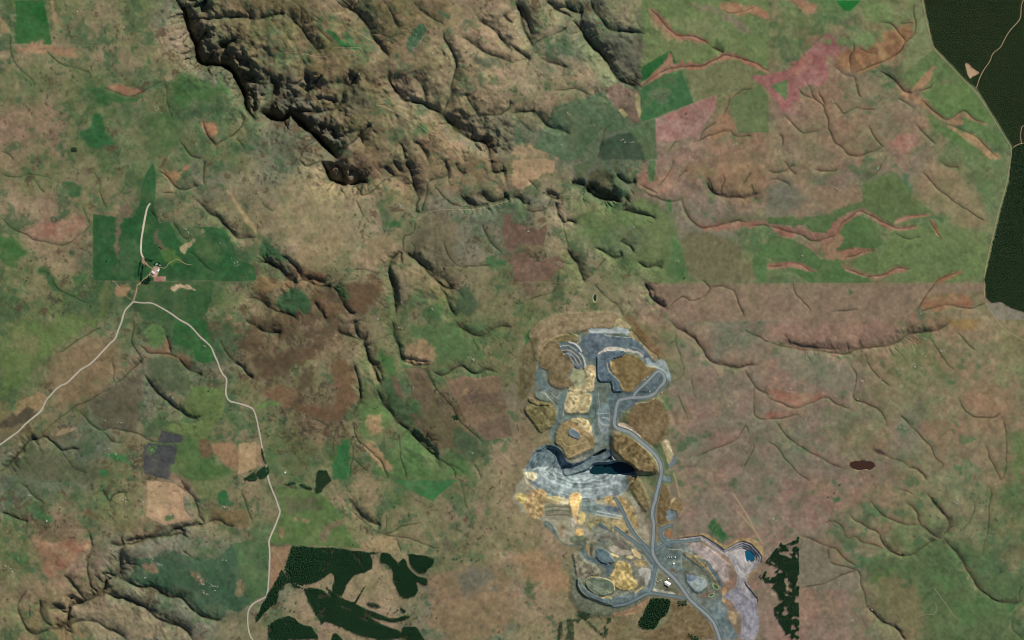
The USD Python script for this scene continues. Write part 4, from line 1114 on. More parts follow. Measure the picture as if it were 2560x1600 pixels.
# mottling of the natural grassland
m1, m2, m3 = fractal(60, 51, 3, .6), fractal(22, 52, 3, .6), fractal(9, 53, 2, .6)
west = 1 - .55 * east
g = (.55 * m1 + .5 * m2 + .25 * m3) * west
A += g[..., None] * np.array([12., 4., 9.])
kind_green = cells(np.array([dict(c=1, b=.85, d=.6, a=.55, e=.3, j=.6, f=.35, i=.35, m=.5, n=.5, p=.4, o=.3, l=.25, k=.12).get(k, .15) for k in keys])[tile][..., None], 36.0)[..., 0]
fine = field(4.4, 62) + .7 * field(2.6, 63)
green = smooth(.38, .80, .75 * fractal(46, 54, 4, .66) + .38 * m3 + .9 * (kind_green - .5) + .22 * fine)[..., None]
A += green * (np.array([74., 98, 62]) - A) * .66
deep = smooth(.75, 1.0, .7 * fractal(30, 74, 4, .66) + .3 * fine + .7 * kind_green)[..., None]
A += deep * (np.array([56., 84, 52]) - A) * .55 * (1 - .5 * east[..., None])
bare = smooth(.55, 1.0, fractal(40, 55, 4, .68) + .22 * fine)[..., None] * .36
A += bare * (np.array([150., 124, 94]) - A)
damp = smooth(.15, 1.0, rill_line * (1 - .3 * east))[..., None]
A += damp * .5 * (np.array([72., 80, 52]) - A)
dens = scrub * (.5 + 1.1 * fractal(34, 56, 3, .6))
speck = smooth(.05, .4, dens + .75 * field(2.8, 57) + .55 * field(5.5, 58) - .72) * (1 - .8 * east * (1 - smooth(2180, 2330, GX) * smooth(1180, 1280, GY)))
A += (speck * .6)[..., None] * (np.array([64., 60, 47]) - A)
pale = smooth(.1, .5, .8 * scrub + .8 * field(2.8, 64) + .4 * field(7, 65) - 1.25)
A += (pale * .5)[..., None] * (np.array([160., 152, 130]) - A)
soft = fractal(14, 59, 3, .65)
A *= (1 + .065 * soft + .075 * fine)[..., None]
A += (east * (.8 * fractal(95, 79, 4, .6) + .35 * m2))[..., None] * np.array([9., -3., -1.])
# crags show bare grey rock and dark heath
A += (cragg * .5 * smooth(-.2, .6, field(9, 61)))[..., None] * (np.array([112., 110, 96]) - A)

lum = A.mean(-1, keepdims=True); A = (lum + (A - lum) * .92) * .985
rb_ = bankside * smooth(-.5, .4, fractal(26, 75, 3, .65) + .25 * fine)
A += (rb_ * (.28 + .42 * east))[..., None] * (np.array([134., 98, 78]) - A)
fb_ = floor_ * smooth(-.35, .5, fractal(24, 76, 3, .65) + .25 * fine) * (1 - bankside)
A += (fb_ * .5)[..., None] * (np.array([84., 104, 66]) - A)
heath_ = bankside * (1 - east) * smooth(-.2, .15, fractal(12, 77, 4, .68) + .35 * fine) * smooth(8, 20, cut + shoulders)
A += (heath_ * .55)[..., None] * (np.array([78., 68, 50]) - A)
heath = smooth(0, .22, 1.1 * scrub + .75 * fractal(17, 78, 4, .7) + .55 * np.exp(-((GX - 730) / 210) ** 2 - ((GY - 800) / 130) ** 2) + .2 * fine - 1.0) * (1 - east)
A += (heath * .62)[..., None] * (np.array([82., 66, 49]) - A)
PIECE = np.zeros((NY, NX), np.int16)               # 0 hills, 1 mine ground, 2 pit, 3 waste..., 10+ paddocks
paddocks = []
def options(text):
    o = {}
    for w in text.split(): o[w[0]] = float(w[1:]) if len(w) > 1 else True
    return o
def paint(sheet, col, opt, line, mine=False):
    o = options(opt); warp = o.get('w', 0.0)
    if o.get('p') is True: warp = min(warp, .7); o['f'] = min(o.get('f', 1.0), .6)
    elif warp >= 3 and not mine: warp *= 1.7
    f = o.get('f', 1.0) * (1.3 if mine else 2.0)
    p = pts(sheet, line)
    if mine or (o.get('w', 0) >= 2 and o.get('p') is not True): p = chaikin(p, 1, True)
    win, sd = inside(p, f + o.get('e', 0) * 2 + 8, warp)
    if win is None: return
    a = o.get('a', 1.0) * smooth(-f, f, sd + (.9 * m3[win] * f + .35 * fine[win] * min(f, 3) if warp > 1 else 0))[..., None]
    c = np.array(list(map(float, col.split())))
    if not mine and p[:, 0].mean() > 1480:
        if c[1] > c[0]: c = c + (np.array([114., 114, 82]) - c) * (.22 if c.sum() > 215 else .05)
        elif c[0] > c[1] + 36: c = c + (np.array([132., 110, 90]) - c) * .2
    n = .5 if not mine else .35
    body = c + (g[win] * n)[..., None] * np.array([16., 6., 9.]) - (0 if mine else 1) * (speck[win] * .25)[..., None] * (c - 58)
    body = body * (1 + .055 * soft[win] + .06 * fine[win] + .03 * field_a[win])[..., None]
    if not mine: body += (damp[win] * .3) * (np.array([76., 86, 58]) - body)
    if not mine:
        k = (.4 * smooth(.2, 1.1, m2[win] + .4 * m1[win]) * (c[1] > c[0]))[..., None]
        body += k * (np.array([112., 112, 76]) - body) * .55
    if c[0] > c[1] + 30 and not mine: body = body * (1 + .07 * streak[win])[..., None] + (streak[win] * 5)[..., None] * np.array([-1., .6, .3])
    A[win] += a * (body - A[win])
    if mine:
        PIECE[win] = np.where(sd > 0, 1, PIECE[win])
        if 'h' in o:
            e = o.get('e', 2.0)
            H[win] += o['h'] * smooth(-e, e * .5, sd + .4 * field_a[win])
        nest = np.interp((sd + 1.6 * WXs[win] + .8 * field_a[win]) * .75 % 58, np.arange(60), comb) * smooth(26, 3, np.abs(sd))
        A[win] *= 1 + (a[..., 0] * .085 * nest)[..., None]
        H[win] += np.where(sd > 0, .35 * nest, 0)
        A[win] += (a[..., 0] * (5.0 * m3[win] + 7 * fine[win] + 4 * streak[win]))[..., None] * np.array([1., 1, .95])
        if 'r' in o:
            r = o['r']; k = smooth(0, 4, sd)
            hum = .6 * field_b[win] + .7 * field_a[win] + .75 * fine[win]
            H[win] += k * r * .55 * np.maximum(hum, -.3)
            A[win] *= 1 + (k * .13 * hum)[..., None]
    elif o.get('p') is True:
        PIECE[win] = np.where(sd > 0, 10 + len(paddocks), PIECE[win]); paddocks.append((sheet, line))
field_a, field_b = field(5, 71), field(6.5, 72)
streak = fractal(18, 73, 4, .7)
comb = np.random.default_rng(17).uniform(-1, 1, 60)
for r_ in rows(PATCHES): paint(*r_)
# the mine stands on smoothed ground
mine_area = pts('M3', '30 -140 100 -160 200 -150 250 -90 330 -50 340 40 320 150 400 260 470 300 460 480 330 480 260 420 170 440 70 420 40 340 90 290 -10 210 -10 130 10 60')
win, sd = inside(chaikin(mine_area, 2, True), 60)
k = smooth(-30, 20, sd)
H[win] = H[win] * (1 - k) + k * (ndi.gaussian_filter(H, 14)[win] + .35 * field_a[win] + .2 * field_b[win])
for r_ in rows(MINE_BASE): paint(*r_, mine=True)
for r_ in rows(MINE): paint(*r_, mine=True)

def path_dist(p, pad): 
    win = window(p, pad); return (win,) + near(p, win)
def stairs(d, width, rise, most):
    s = d / width; i = np.floor(s); return np.minimum(most, rise * (i + smooth(0, .42, s - i)))
# north pit: benches along its north and east rims, a long slope up to the south
pit = np.vstack([pts('M3', '44 111 56 109 67 100 82 103 92 110 98 122 104 133 116 137 135 131 152 119 178 107 187 108 188 128 202 133 222 140 240 152'), pts('M5', '228 22 214 44 180 58 140 64 110 62 70 50 40 32 24 16 22 -10')])
rimNE = [pts('M3', '44 111 56 109 67 100 82 103 92 110 98 122 104 133 116 137 135 131 150 121'), pts('M3', '150 136 176 135 190 129 202 133 222 140 240 152')]
rimSW = np.vstack([pts('M5', '228 22 214 44 180 58 140 64 110 62 70 50 40 32 24 16 22 -10'), pts('M3', '36 118 44 111')])
def edge(p, xx, yy):
    """distance of points to a line"""
    q, t = along(p, .8); d, i = cKDTree(q).query(np.c_[xx.ravel(), yy.ravel()]); return d.reshape(xx.shape), t[i].reshape(xx.shape)
def within(p, xx, yy):
    g = Polygon(p).buffer(0); shapely.prepare(g); m = shapely.contains_xy(g, xx, yy)
    return np.where(m, 1, -1) * edge(np.vstack([p, p[:1]]), xx, yy)[0]
pit_s = chaikin(pit, 1, True)
ramp = pts('M3', '186 104 182 116 165 127 145 137 125 145 104 151')
def north_pit(xx, yy):
    dn = np.minimum(edge(rimNE[0], xx, yy)[0], edge(rimNE[1], xx, yy)[0]); ds = edge(rimSW, xx, yy)[0]; sd = within(pit_s, xx, yy)
    depth = np.minimum(stairs(dn, 4.6, 12.5, 56), 1.0 * ds ** .5 * 4.4) * smooth(-.5, 1.2, sd)
    dr, tr = edge(ramp, xx, yy); kr = smooth(13, 7, dr)
    return depth * (1 - kr) + kr * (2 + 26 * tr), sd
win, sd = inside(pit_s, 10)
dn = np.minimum(near(rimNE[0], win)[0], near(rimNE[1], win)[0]); ds = near(rimSW, win)[0]
dr, _, tr = near(ramp, win); kr = smooth(13, 7, dr)
BASE = ndi.gaussian_filter(H, 6)
depth, _ = north_pit(GX[win], GY[win])
H[win] = np.where(sd > -2, BASE[win] - depth + .5 * field_a[win], H[win])
PIECE[win] = np.where(sd > 0, 2, PIECE[win])
PITS = [(win, north_pit, BASE, 2, .5)]
tr_ = smooth(1, 3, np.abs(((ds * .55 + 1.2 * field_b[win]) % 7) - 3.5))                # terraces of the long slope
H[win] += smooth(4, 20, ds) * smooth(60, 20, ds) * (sd > 0) * 1.1 * tr_ * (kr < .1)
bn = np.random.default_rng(3).uniform(-1, 1, 90)
bands = np.interp((ds + 5 * WXs[win] * .35 + 2.5 * field_b[win]) * .36 % 88, np.arange(90), bn) + .5 * field_a[win] + .5 * m3[win]
kb = (smooth(2, 12, ds) * smooth(2, 8, dn) * (sd > 0) * (1 - kr))[..., None]
A[win] *= 1 + kb * .2 * bands[..., None]; A[win] += kb * np.clip(bands, 0, 1)[..., None] * np.array([9., 7, 2])
# south pit
rim2 = pts('M8', '68 5 85 2 118 -2 128 4 147 16 160 26 170 20 182 13 195 9 210 14 222 26 231 38 229 50 218 63 206 72')
low2 = pts('M8', '68 11 90 15 118 15 136 28 156 44 170 55 180 66 190 75 200 80 206 74')
rim3 = pts('M8', '198 86 203 94 212 104 222 117'); low3 = pts('M8', '192 92 193 104 204 116 214 124 222 126')
def side_pit(hi, lo, most):
    q = np.vstack([hi, lo[::-1]])
    def f(xx, yy):
        dn, ds, sd = edge(hi, xx, yy)[0], edge(lo, xx, yy)[0], within(q, xx, yy)
        return np.minimum(stairs(dn, 5.2, 7.2, most), 2.2 + .5 * ds) * smooth(-.5, .8, sd), sd
    return q, f
for n_, (hi, lo, most) in enumerate(((rim2, low2, 40), (rim3, low3, 28))):
    q, f = side_pit(hi, lo, most)
    win, sd = inside(q, 8); BASE = ndi.gaussian_filter(H, 5)
    H[win] = np.where(sd > -2, BASE[win] - f(GX[win], GY[win])[0] + .3 * field_a[win], H[win])
    PIECE[win] = np.where(sd > 0, 3 + n_, PIECE[win]); PITS.append((win, f, BASE, 3 + n_, .3))

def stroke(p, col, width, bund=0.0, a=1.0):
    win = window(p, width + 6)
    if win is None: return
    d, _, t = near(p, win)
    k = a * smooth(width * .5 + 1.1, width * .5 - .9, d + .3 * field_a[win])
    A[win] += k[..., None] * (np.asarray(col, float) * (1 + .05 * field_a[win])[..., None] - A[win])
    if bund: H[win] += bund * smooth(width + 1.5, 0, d)
for sheet, col, wb, line in rows(LINES):
    wd, b = map(float, wb.split())
    stroke(chaikin(pts(sheet, line), 2), list(map(float, col.split())), wd * 1.1, b)
# gully floors: damp scrub
calm = np.where(PIECE == 1, .3, 1.0) * (PIECE < 2) * 1.0 + 0
A += (wet * .74 * calm)[..., None] * (np.array([48., 50, 35]) * (1 - east[..., None]) + np.array([62., 52, 38]) * east[..., None] - A)
# forest floors and clearings
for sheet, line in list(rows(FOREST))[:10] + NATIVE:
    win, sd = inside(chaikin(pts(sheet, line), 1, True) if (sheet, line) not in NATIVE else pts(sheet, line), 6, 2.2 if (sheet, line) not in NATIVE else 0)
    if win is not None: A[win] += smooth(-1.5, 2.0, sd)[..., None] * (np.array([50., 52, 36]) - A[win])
for sheet, col, wb, line in rows(FENCES):
    wd, a_ = map(float, wb.split()); stroke(pts(sheet, line), list(map(float, col.split())), wd, 0, a_)
for sheet, line in rows(CLEARINGS):
    win, sd = inside(chaikin(pts(sheet, line), 1, True), 8, 3.5)
    if win is not None: A[win] += smooth(-1.5, 1.5, sd)[..., None] * (np.array([178., 146, 114]) - A[win])

# ---------------------------------------------------------------- roads and tracks: centre lines
ROADS = dict(
 north=[('01', '142 41 139 45 136 60 134 72 133 85 134 90 135.5 92')],
 valley=[('02', '-8 121 0 118 8 112 18 105 23 99 30 93 38 87 41 82 43 76 47 72 52 66 57 62 63 60 67 56 72 51 77 46 84 43 90 37 97 30 104 22 109 18 112 9 115 2'), ('01', '117 145 119 141 124 136 126 134')],
 hill=[('01', '126 134 135 135 143 135 148 137 155 141 163 146'), ('02', '170 0 178 4 184 10 190 17 195 21 200 26 202 32 206 40 208 47 211 52 214 55 214 60 213 67 214 73 217 77 222 78 230 80 236 82 240 85'), ('12', '1 95 4 110 6 122 8 132 10 142 12 151'), ('13', '15 9 19 18 22 27 23 30 21 36 17 46 13 55 12 59 13 65 13 80 12 95 11 108 9 111 0 115'), ('03', '237 119 234 125 234 135 235 143 237 149 239 151 242 158')],
 farm=[('01', '126 134 129 124 130 118'), ('F', '38 139 45 135 50 128 55 123 70 113 85 97 94 82 104 72')],
 yard=[('F', '57 33 60 44 64 56 72 64 80 70 94 79')],
 spur=[('F', '118 74 128 75 138 77 146 70 152 60 160 54 170 50 180 44 190 43 202 50 216 61 240 63')],
 west=[('01', '106 114 110 116 114 123 118 128 124 132')],
 ridge=[('10', '113 99 121 100 129 105 139 109 143 113 152 117 158 121 163 126 172 128 178 133 182 138 190 144 196 152')],
 ridge2=[('10', '92 28 104 35 115 41')],
 contour=[('10', '17 42 22 43 25 50 35 49 45 50 55 53 62 53 69 53 70 48 75 44 85 45 95 44 100 46 101 51')],
 flats=[('11', '149 57 158 53 166 48 176 47'), ('11', '192 47 215 46 240 38')],
 flats2=[('11', '80 98 82 94 80 92 66 99 60 103 48 103 40 105')],
 boundary=[('30', '144 -8 148 13 151 27 155 43 158 48 174 64 186 77 196 86 206 101 216 117 224 130 231 140'), ('31', '229 2 226 22 219 45 213 70 206 100 204 113 205 116 204 130')],
 forest=[('30', '242 -2 239 5 239 15 237 20 228 29 222 40 220 45 212 50 210 58 205 64 200 73 197 83')],
 forest2=[('30', '232 139 237 136 243 135'), ('30', '239 136 239 120 243 118')],
 south=[('31', '206 135 210 143 216 151'), ('32', '222 8 236 16 243 20')],
 haul=[('M4', '150 2 138 8 125 10 105 11 88 13 80 16 76 30 73 50 72 60 76 68 95 73 108 80 122 93 138 106 152 120 160 135 162 151'), ('M6', '38 15 33 35 28 55 23 75 23 85 26 95 26 110 24 130 24 151'), ('M8', '23 20 25 35 32 48 42 60 55 70 67 82 77 95 85 107'), ('23', '168 113 177 121 185 128 191 135 194 143 197 153')],
 loop=[('M4', '150 2'), ('M2', '155 145 165 135 168 128 167 119 160 112 153 112 145 120 130 136 113 151'), ('M4', '108 10')],
 branch=[('M7', '196 76 192 95 188 112 182 122')],
 lower=[('M7', '116 147 140 144 160 134 182 122 200 125 240 130'), ('M8', '82 118')],
 diag=[('M5', '195 50 205 65 212 80 220 100 232 118 242 130'), ('M7', '178 34 186 44')],
 diag2=[('M5', '195 105 210 117 225 127 242 140'), ('M7', '170 34 178 46 186 56 192 64')],
 pit2=[('M8', '30 27 40 18 52 13 68 10 90 10 112 6')],
 curl=[('M6', '60 100 48 104 40 110 38 118 42 127 50 134 56 138')],
 mtrack=[('M6', '176 42 186 56 196 72 206 88 214 104 220 116 226 126 232 136')],
 mtrack2=[('M6', '184 76 192 82 200 92 208 100 214 108')],
 mtrack3=[('M6', '64 2 68 16 71 32 75 46')], mtrack4=[('M6', '83 64 80 76 74 84')],
 dozer=[('33', '157 102 161 108 168 117 174 126 178 131')], dozer2=[('33', '140 130 150 126 156 128 160 122 158 116')],
 quad=[('13', '18 66 22 74 26 82')], cross=[('13', '192 61 210 60 242 62'), ('23', '20 66 46 63')],
)
LINE = {}
for k_, segs in ROADS.items():
    LINE[k_] = chaikin(np.vstack([pts(*s) for s in segs]), 2)
Hs = ndi.gaussian_filter(H, 4.0)
def bed(name, half, blend):
    p = LINE[name]; win = window(p, half + blend + 4)
    d, _, _ = near(p, win); k = smooth(half + blend, half, d)
    H[win] = H[win] * (1 - k) + k * Hs[win]
for n_ in ('haul', 'loop', 'branch', 'lower', 'diag', 'diag2', 'pit2', 'curl'):
    stroke(LINE[n_], (92, 106, 106), 12.5 if n_ == 'haul' else 9)
    bed(n_, 6 if n_ == 'haul' else 4, 4)
    p_ = LINE[n_]; w_ = window(p_, 14); d_ = near(p_, w_)[0]
    H[w_] += 1.4 * smooth(2.2, 0, np.abs(d_ - (5.4 if n_ == 'haul' else 4.0)))             # safety bunds
    PIECE[w_] = np.where(d_ < 6, 1, PIECE[w_])
for n_ in ('mtrack', 'mtrack2', 'mtrack3'): stroke(LINE[n_], (164, 142, 112), 6, 0, .5)
for n_ in ('north', 'valley', 'hill', 'farm', 'boundary', 'forest', 'forest2', 'south'):
    if n_ in ('north', 'valley', 'hill', 'farm'): stroke(LINE[n_], (146, 128, 98), 6, 0, .35 + .2 * (n_ == 'farm'))
    bed(n_, 3, 5)

# ---------------------------------------------------------------- waters
WATERS = []
def water(name, sheet, line, col, drop, label, warp=0.0):
    p = chaikin(pts(sheet, line), 2, True)
    win, sd = inside(p, 12)
    edge = np.abs(sd) < 2.5
    z = float(np.percentile(H[win][edge], 25)) - drop
    H[win] = np.where(sd > -6, np.minimum(H[win], z + .3 - np.clip(sd, -4, 3) * 1.6 + .3 * field_a[win]) * smooth(-6, -2, sd) + H[win] * (1 - smooth(-6, -2, sd)), H[win])
    WATERS.append((name, p, z, col, label))
water('pit_lake', 'M3', '153 139 166 137 185 137 195 133 210 132 222 138 235 148 226 153 205 155 190 157 172 153 160 156 146 152', (14, 46, 52), 3.0, 'long dark teal lake in the north pit under the shaded wall')
water('pit_lake', 'M8', '198 31 202 29 208 28 214 32 217 40 214 48 209 50 206 44 205 49 201 47', (22, 84, 108), 2.0, 'small bright blue lake at the foot of the curved benches')
water('pond', '21', '77 127 80 127 80 134 77 134', (30, 56, 46), .6, 'narrow dark green pond behind the pale dam north of the mine')
water('tarn', '32', '77 135 84 133 95 133 100 135 101 139 97 142 92 141 85 142 79 140', (64, 42, 34), .6, 'reddish brown tarn alone on the tan moor in the east')
water('settling_pond', 'M8', '137 92 141 90 148 97 148 101 142 99', (40, 96, 56), .6, 'oblong green settling pond with a pale rim')
water('settling_pond', 'M8', '129 113 138 108 141 111 132 115', (22, 92, 74), .6, 'small teal settling pond south of the rimmed one')
for w_ in WATERS:
    if w_[0] in ('pond', 'settling_pond'): stroke(np.vstack([w_[1], w_[1][:1]]), (176, 164, 124), 3.5, .4, .8)

# ---------------------------------------------------------------- meshes of the ground
def lin(c):
    c = np.clip(np.asarray(c, float) / 255, 0, 1); return np.where(c < .04045, c / 12.92, ((c + .055) / 1.055) ** 2.4)
GAIN = np.array([.97, 1.0, 1.01])
def height(x, y):
    return ndi.map_coordinates(H, [(np.asarray(y, float) - Y0) / STEP, (np.asarray(x, float) - X0) / STEP], order=1, mode='nearest')
def world(x, y): return (np.asarray(x) - 1280) * U, (800 - np.asarray(y)) * U
def place(x, y, lift=0.0):
    a, b = world(x, y); return float(a), float(b), float(height([x], [y])[0]) + lift
out_ = np.array([20, 60, 140, 300, 600, 1100, 1900, 3200, 5200, 8000])
ex = np.r_[gx[0] - out_[::-1], gx, gx[-1] + out_]; ey = np.r_[gy[0] - out_[::-1], gy, gy[-1] + out_]
n_ = len(out_)
EH = np.pad(H, n_, mode='edge'); EA = np.pad(lin(A), ((n_, n_), (n_, n_), (0, 0)), mode='edge'); EP = np.pad(PIECE, n_, mode='constant')
far = np.zeros_like(EH); far[:n_] = np.maximum(far[:n_], np.linspace(1, 0, n_)[:, None]); far[-n_:] = np.maximum(far[-n_:], np.linspace(0, 1, n_)[:, None])
far[:, :n_] = np.maximum(far[:, :n_], np.linspace(1, 0, n_)); far[:, -n_:] = np.maximum(far[:, -n_:], np.linspace(0, 1, n_))
rg = np.random.default_rng(9)
EH = EH * (1 - far) + far * (H.mean() + rg.normal(0, 14, EH.shape) * (far > 0))
EA = EA * (1 - far[..., None]) + far[..., None] * (lin([118, 110, 80]) * (1 + rg.normal(0, .08, EH.shape))[..., None])
EA *= GAIN
NY2, NX2 = EH.shape
VX, VY = np.meshgrid((ex - 1280) * U, (800 - ey) * U)
P = np.stack([VX, VY, EH], -1).reshape(-1, 3)
dzdx = np.gradient(EH, axis=1) / np.gradient(VX, axis=1); dzdy = np.gradient(EH, axis=0) / np.gradient(VY, axis=0)
Nn = np.stack([-dzdx, -dzdy, np.ones_like(EH)], -1); Nn /= np.linalg.norm(Nn, axis=-1, keepdims=True); Nn = Nn.reshape(-1, 3)
C = EA.reshape(-1, 3)
idx = np.arange(NY2 * NX2).reshape(NY2, NX2)
a_, b_, c_, d_ = idx[:-1, :-1], idx[:-1, 1:], idx[1:, 1:], idx[1:, :-1]
faces = np.stack([np.stack([a_, d_, c_], -1), np.stack([a_, c_, b_], -1)], 2).reshape(-1, 3)
fp = np.repeat(EP[:-1, :-1].ravel(), 2)

def ground_material(name, contrast, bump, scale):
    return usdkit.material(stage, f'/World/Looks/{name}', {
        'a': ('attribute', {'attribute': 'albedo'}), 'g': ('geometry', {}),
        'n1': ('noise_texture', {'scale': 1 / (4.5 * scale), 'detail': 4.0, 'roughness': .65}),
        'n2': ('noise_texture', {'scale': 1 / (26 * scale), 'detail': 3.0, 'roughness': .6}),
        'r1': ('map_range', {'from_min': .25, 'from_max': .75, 'to_min': 1 - contrast, 'to_max': 1 + contrast}),
        'r2': ('map_range', {'from_min': .25, 'from_max': .75, 'to_min': 1 - contrast * .5, 'to_max': 1 + contrast * .5}),
        'm': ('math', {'math_type': 'multiply'}), 'c': ('combine_xyz', {}), 'v': ('vector_math', {'vector_math_type': 'multiply'} if False else {'math_type': 'multiply'}),
        'b': ('bump', {'strength': .5, 'distance': bump}),
        'p': ('principled_bsdf', {'roughness': .95, 'specular_ior_level': .08})},
        [('g.position', 'n1.vector'), ('g.position', 'n2.vector'), ('n1.fac', 'r1.value'), ('n2.fac', 'r2.value'), ('r1.result', 'm.value1'), ('r2.result', 'm.value2'),
         ('m.value', 'c.x'), ('m.value', 'c.y'), ('m.value', 'c.z'), ('a.color', 'v.vector1'), ('c.vector', 'v.vector2'), ('v.vector', 'p.base_color'),
         ('n1.fac', 'b.height'), ('b.normal', 'p.normal')], surface='p.BSDF')
MAT_HILL = ground_material('tussock_ground', .22, 1.2, 1.0)
MAT_FIELD = ground_material('pasture_ground', .12, .5, 1.0)
MAT_MINE = ground_material('broken_rock', .20, 1.0, .8)
def ground(name, sel, mat, label, category=None, facets=False):
    f = faces[sel]
    if not len(f): return
    used, inv = np.unique(f, return_inverse=True)
    m = UsdGeom.Mesh.Define(stage, path(name))
    m.CreatePointsAttr(Vt.Vec3fArray.FromNumpy(P[used].astype(np.float32)))
    m.CreateFaceVertexCountsAttr(Vt.IntArray.FromNumpy(np.full(len(f), 3, np.int32)))
    m.CreateFaceVertexIndicesAttr(Vt.IntArray.FromNumpy(inv.astype(np.int32).ravel()))
    m.CreateSubdivisionSchemeAttr('none')
    if not facets: m.CreateNormalsAttr(Vt.Vec3fArray.FromNumpy(Nn[used].astype(np.float32))); m.SetNormalsInterpolation('vertex')
    UsdGeom.PrimvarsAPI(m).CreatePrimvar('albedo', Sdf.ValueTypeNames.Color3fArray, 'vertex').Set(Vt.Vec3fArray.FromNumpy(C[used].astype(np.float32)))
    UsdShade.MaterialBindingAPI.Apply(m.GetPrim()).Bind(mat)
    info(m.GetPrim(), label, category, kind='structure')
ground('hill_terrain', fp == 0, MAT_HILL, 'rolling tussock hills cut by gorges and gullies around the paddocks')
ground('mine_ground', fp == 1, MAT_MINE, 'grey and tan worked ground of the mine with dumps and rubble')
# the pits themselves stand on a sheet four times finer, so that every bench has its riser and its tread
def fine_pit(win, f, base, code, rough, label):
    ys, xs = win; R = 4; m = PIECE[ys, xs] == code
    yy = gy[ys][0] + np.arange((m.shape[0] - 1) * R + 1) * STEP / R; xx = gx[xs][0] + np.arange((m.shape[1] - 1) * R + 1) * STEP / R
    XX, YY = np.meshgrid(xx, yy); at = [(YY - Y0) / STEP, (XX - X0) / STEP]
    grab = lambda a, o=1: ndi.map_coordinates(a, at, order=o, mode='nearest')
    own = np.kron(m[:-1, :-1], np.ones((R, R), bool)); pt = np.zeros(XX.shape, bool)
    pt[:-1, :-1] |= own; pt[1:, :-1] |= own; pt[:-1, 1:] |= own; pt[1:, 1:] |= own
    full = np.ones(XX.shape, bool); full[:-1, :-1] &= own; full[1:, :-1] &= own; full[:-1, 1:] &= own; full[1:, 1:] &= own
    rim = smooth(0, 4, ndi.distance_transform_edt(full))
    z = grab(base, 3) - f(XX, YY)[0] + rough * grab(field_a, 3) + .35 * grab(fine, 3)
    for w_ in WATERS:
        if w_[0] == 'pit_lake':
            s_ = within(w_[1], XX, YY); z = np.where(s_ > -7, np.minimum(z, w_[2] + .3 - np.clip(s_, -4, 3) * 1.6) * smooth(-7, -3, s_) + z * (1 - smooth(-7, -3, s_)), z)
    z = z * rim + grab(H) * (1 - rim)
    idx = np.arange(XX.size).reshape(XX.shape); a, b, c, d = idx[:-1, :-1][own], idx[:-1, 1:][own], idx[1:, 1:][own], idx[1:, :-1][own]
    fc = np.vstack([np.c_[a, d, c], np.c_[a, c, b]]); used, inv = np.unique(fc, return_inverse=True)
    wx, wy = world(XX.ravel()[used], YY.ravel()[used]); v = np.c_[wx, wy, z.ravel()[used]]
    pr = usdkit.mesh(stage, path('open_pit'), (v, inv.reshape(-1, 3)), MAT_MINE)
    col = np.stack([grab(lin(A[..., k])) for k in range(3)], -1).reshape(-1, 3)[used] * GAIN
    UsdGeom.PrimvarsAPI(pr).CreatePrimvar('albedo', Sdf.ValueTypeNames.Color3fArray, 'vertex').Set(Vt.Vec3fArray.FromNumpy(col.astype(np.float32)))
    info(pr.GetPrim(), label, kind='structure')
for p_, lab in zip(PITS, ('wide northern pit with black stepped walls and a long grey southern slope', 'lilac southern pit with curved stepped benches above the blue lake', 'short dark stepped cut at the southeastern rim of the lilac ground')): fine_pit(*p_, lab)
PADDOCK_LABELS = PADDOCK_TEXT.strip().splitlines() if 'PADDOCK_TEXT' in globals() else []
for i_, (sheet, line) in enumerate(paddocks):
    c_xy = pts(sheet, line).mean(0)
    lab = PADDOCK_LABELS[i_] if i_ < len(PADDOCK_LABELS) else 'fenced paddock of even pasture'
    ground('paddock', fp == 10 + i_, MAT_FIELD, lab)
print('paddocks', len(paddocks), [tuple(np.round(pts(*q).mean(0)).astype(int)) for q in paddocks])
# ---------------------------------------------------------------- roads, tracks, waters
def plain(name, col, rough=.9, spec=.1, noise=0.0, scale=3.0, metal=0.0):
    c = lin(col)
    nodes = {'p': ('principled_bsdf', {'roughness': rough, 'specular_ior_level': spec, 'metallic': metal, 'base_color': c})}; links = []
    if noise:
        nodes.update(g=('geometry', {}), n=('noise_texture', {'scale': 1 / scale, 'detail': 4.0, 'roughness': .6}), r=('rgb_ramp', {'ramp': [(.25, c * (1 - noise)), (.75, c * (1 + noise))]}))
        links = [('g.position', 'n.vector'), ('n.fac', 'r.fac'), ('r.color', 'p.base_color')]
    return usdkit.material(stage, f'/World/Looks/{name}', nodes, links, surface='p.BSDF')
M_GRAVEL = plain('pale_gravel', (196, 184, 160), .95, .08, .14, 5)
M_GRAVEL2 = plain('grey_gravel', (176, 168, 150), .95, .08, .14, 5)
M_TRACK = plain("worn_track", (158, 142, 110), .95, .06, .2, 6)
M_HAUL = plain('crushed_rock_road', (136, 140, 138), .9, .1, .10, 7)
M_HAUL2 = plain('dark_rock_road', (104, 118, 118), .9, .1, .12, 7)
M_DUST = plain('lilac_rock_road', (146, 140, 136), .9, .1, .10, 7)
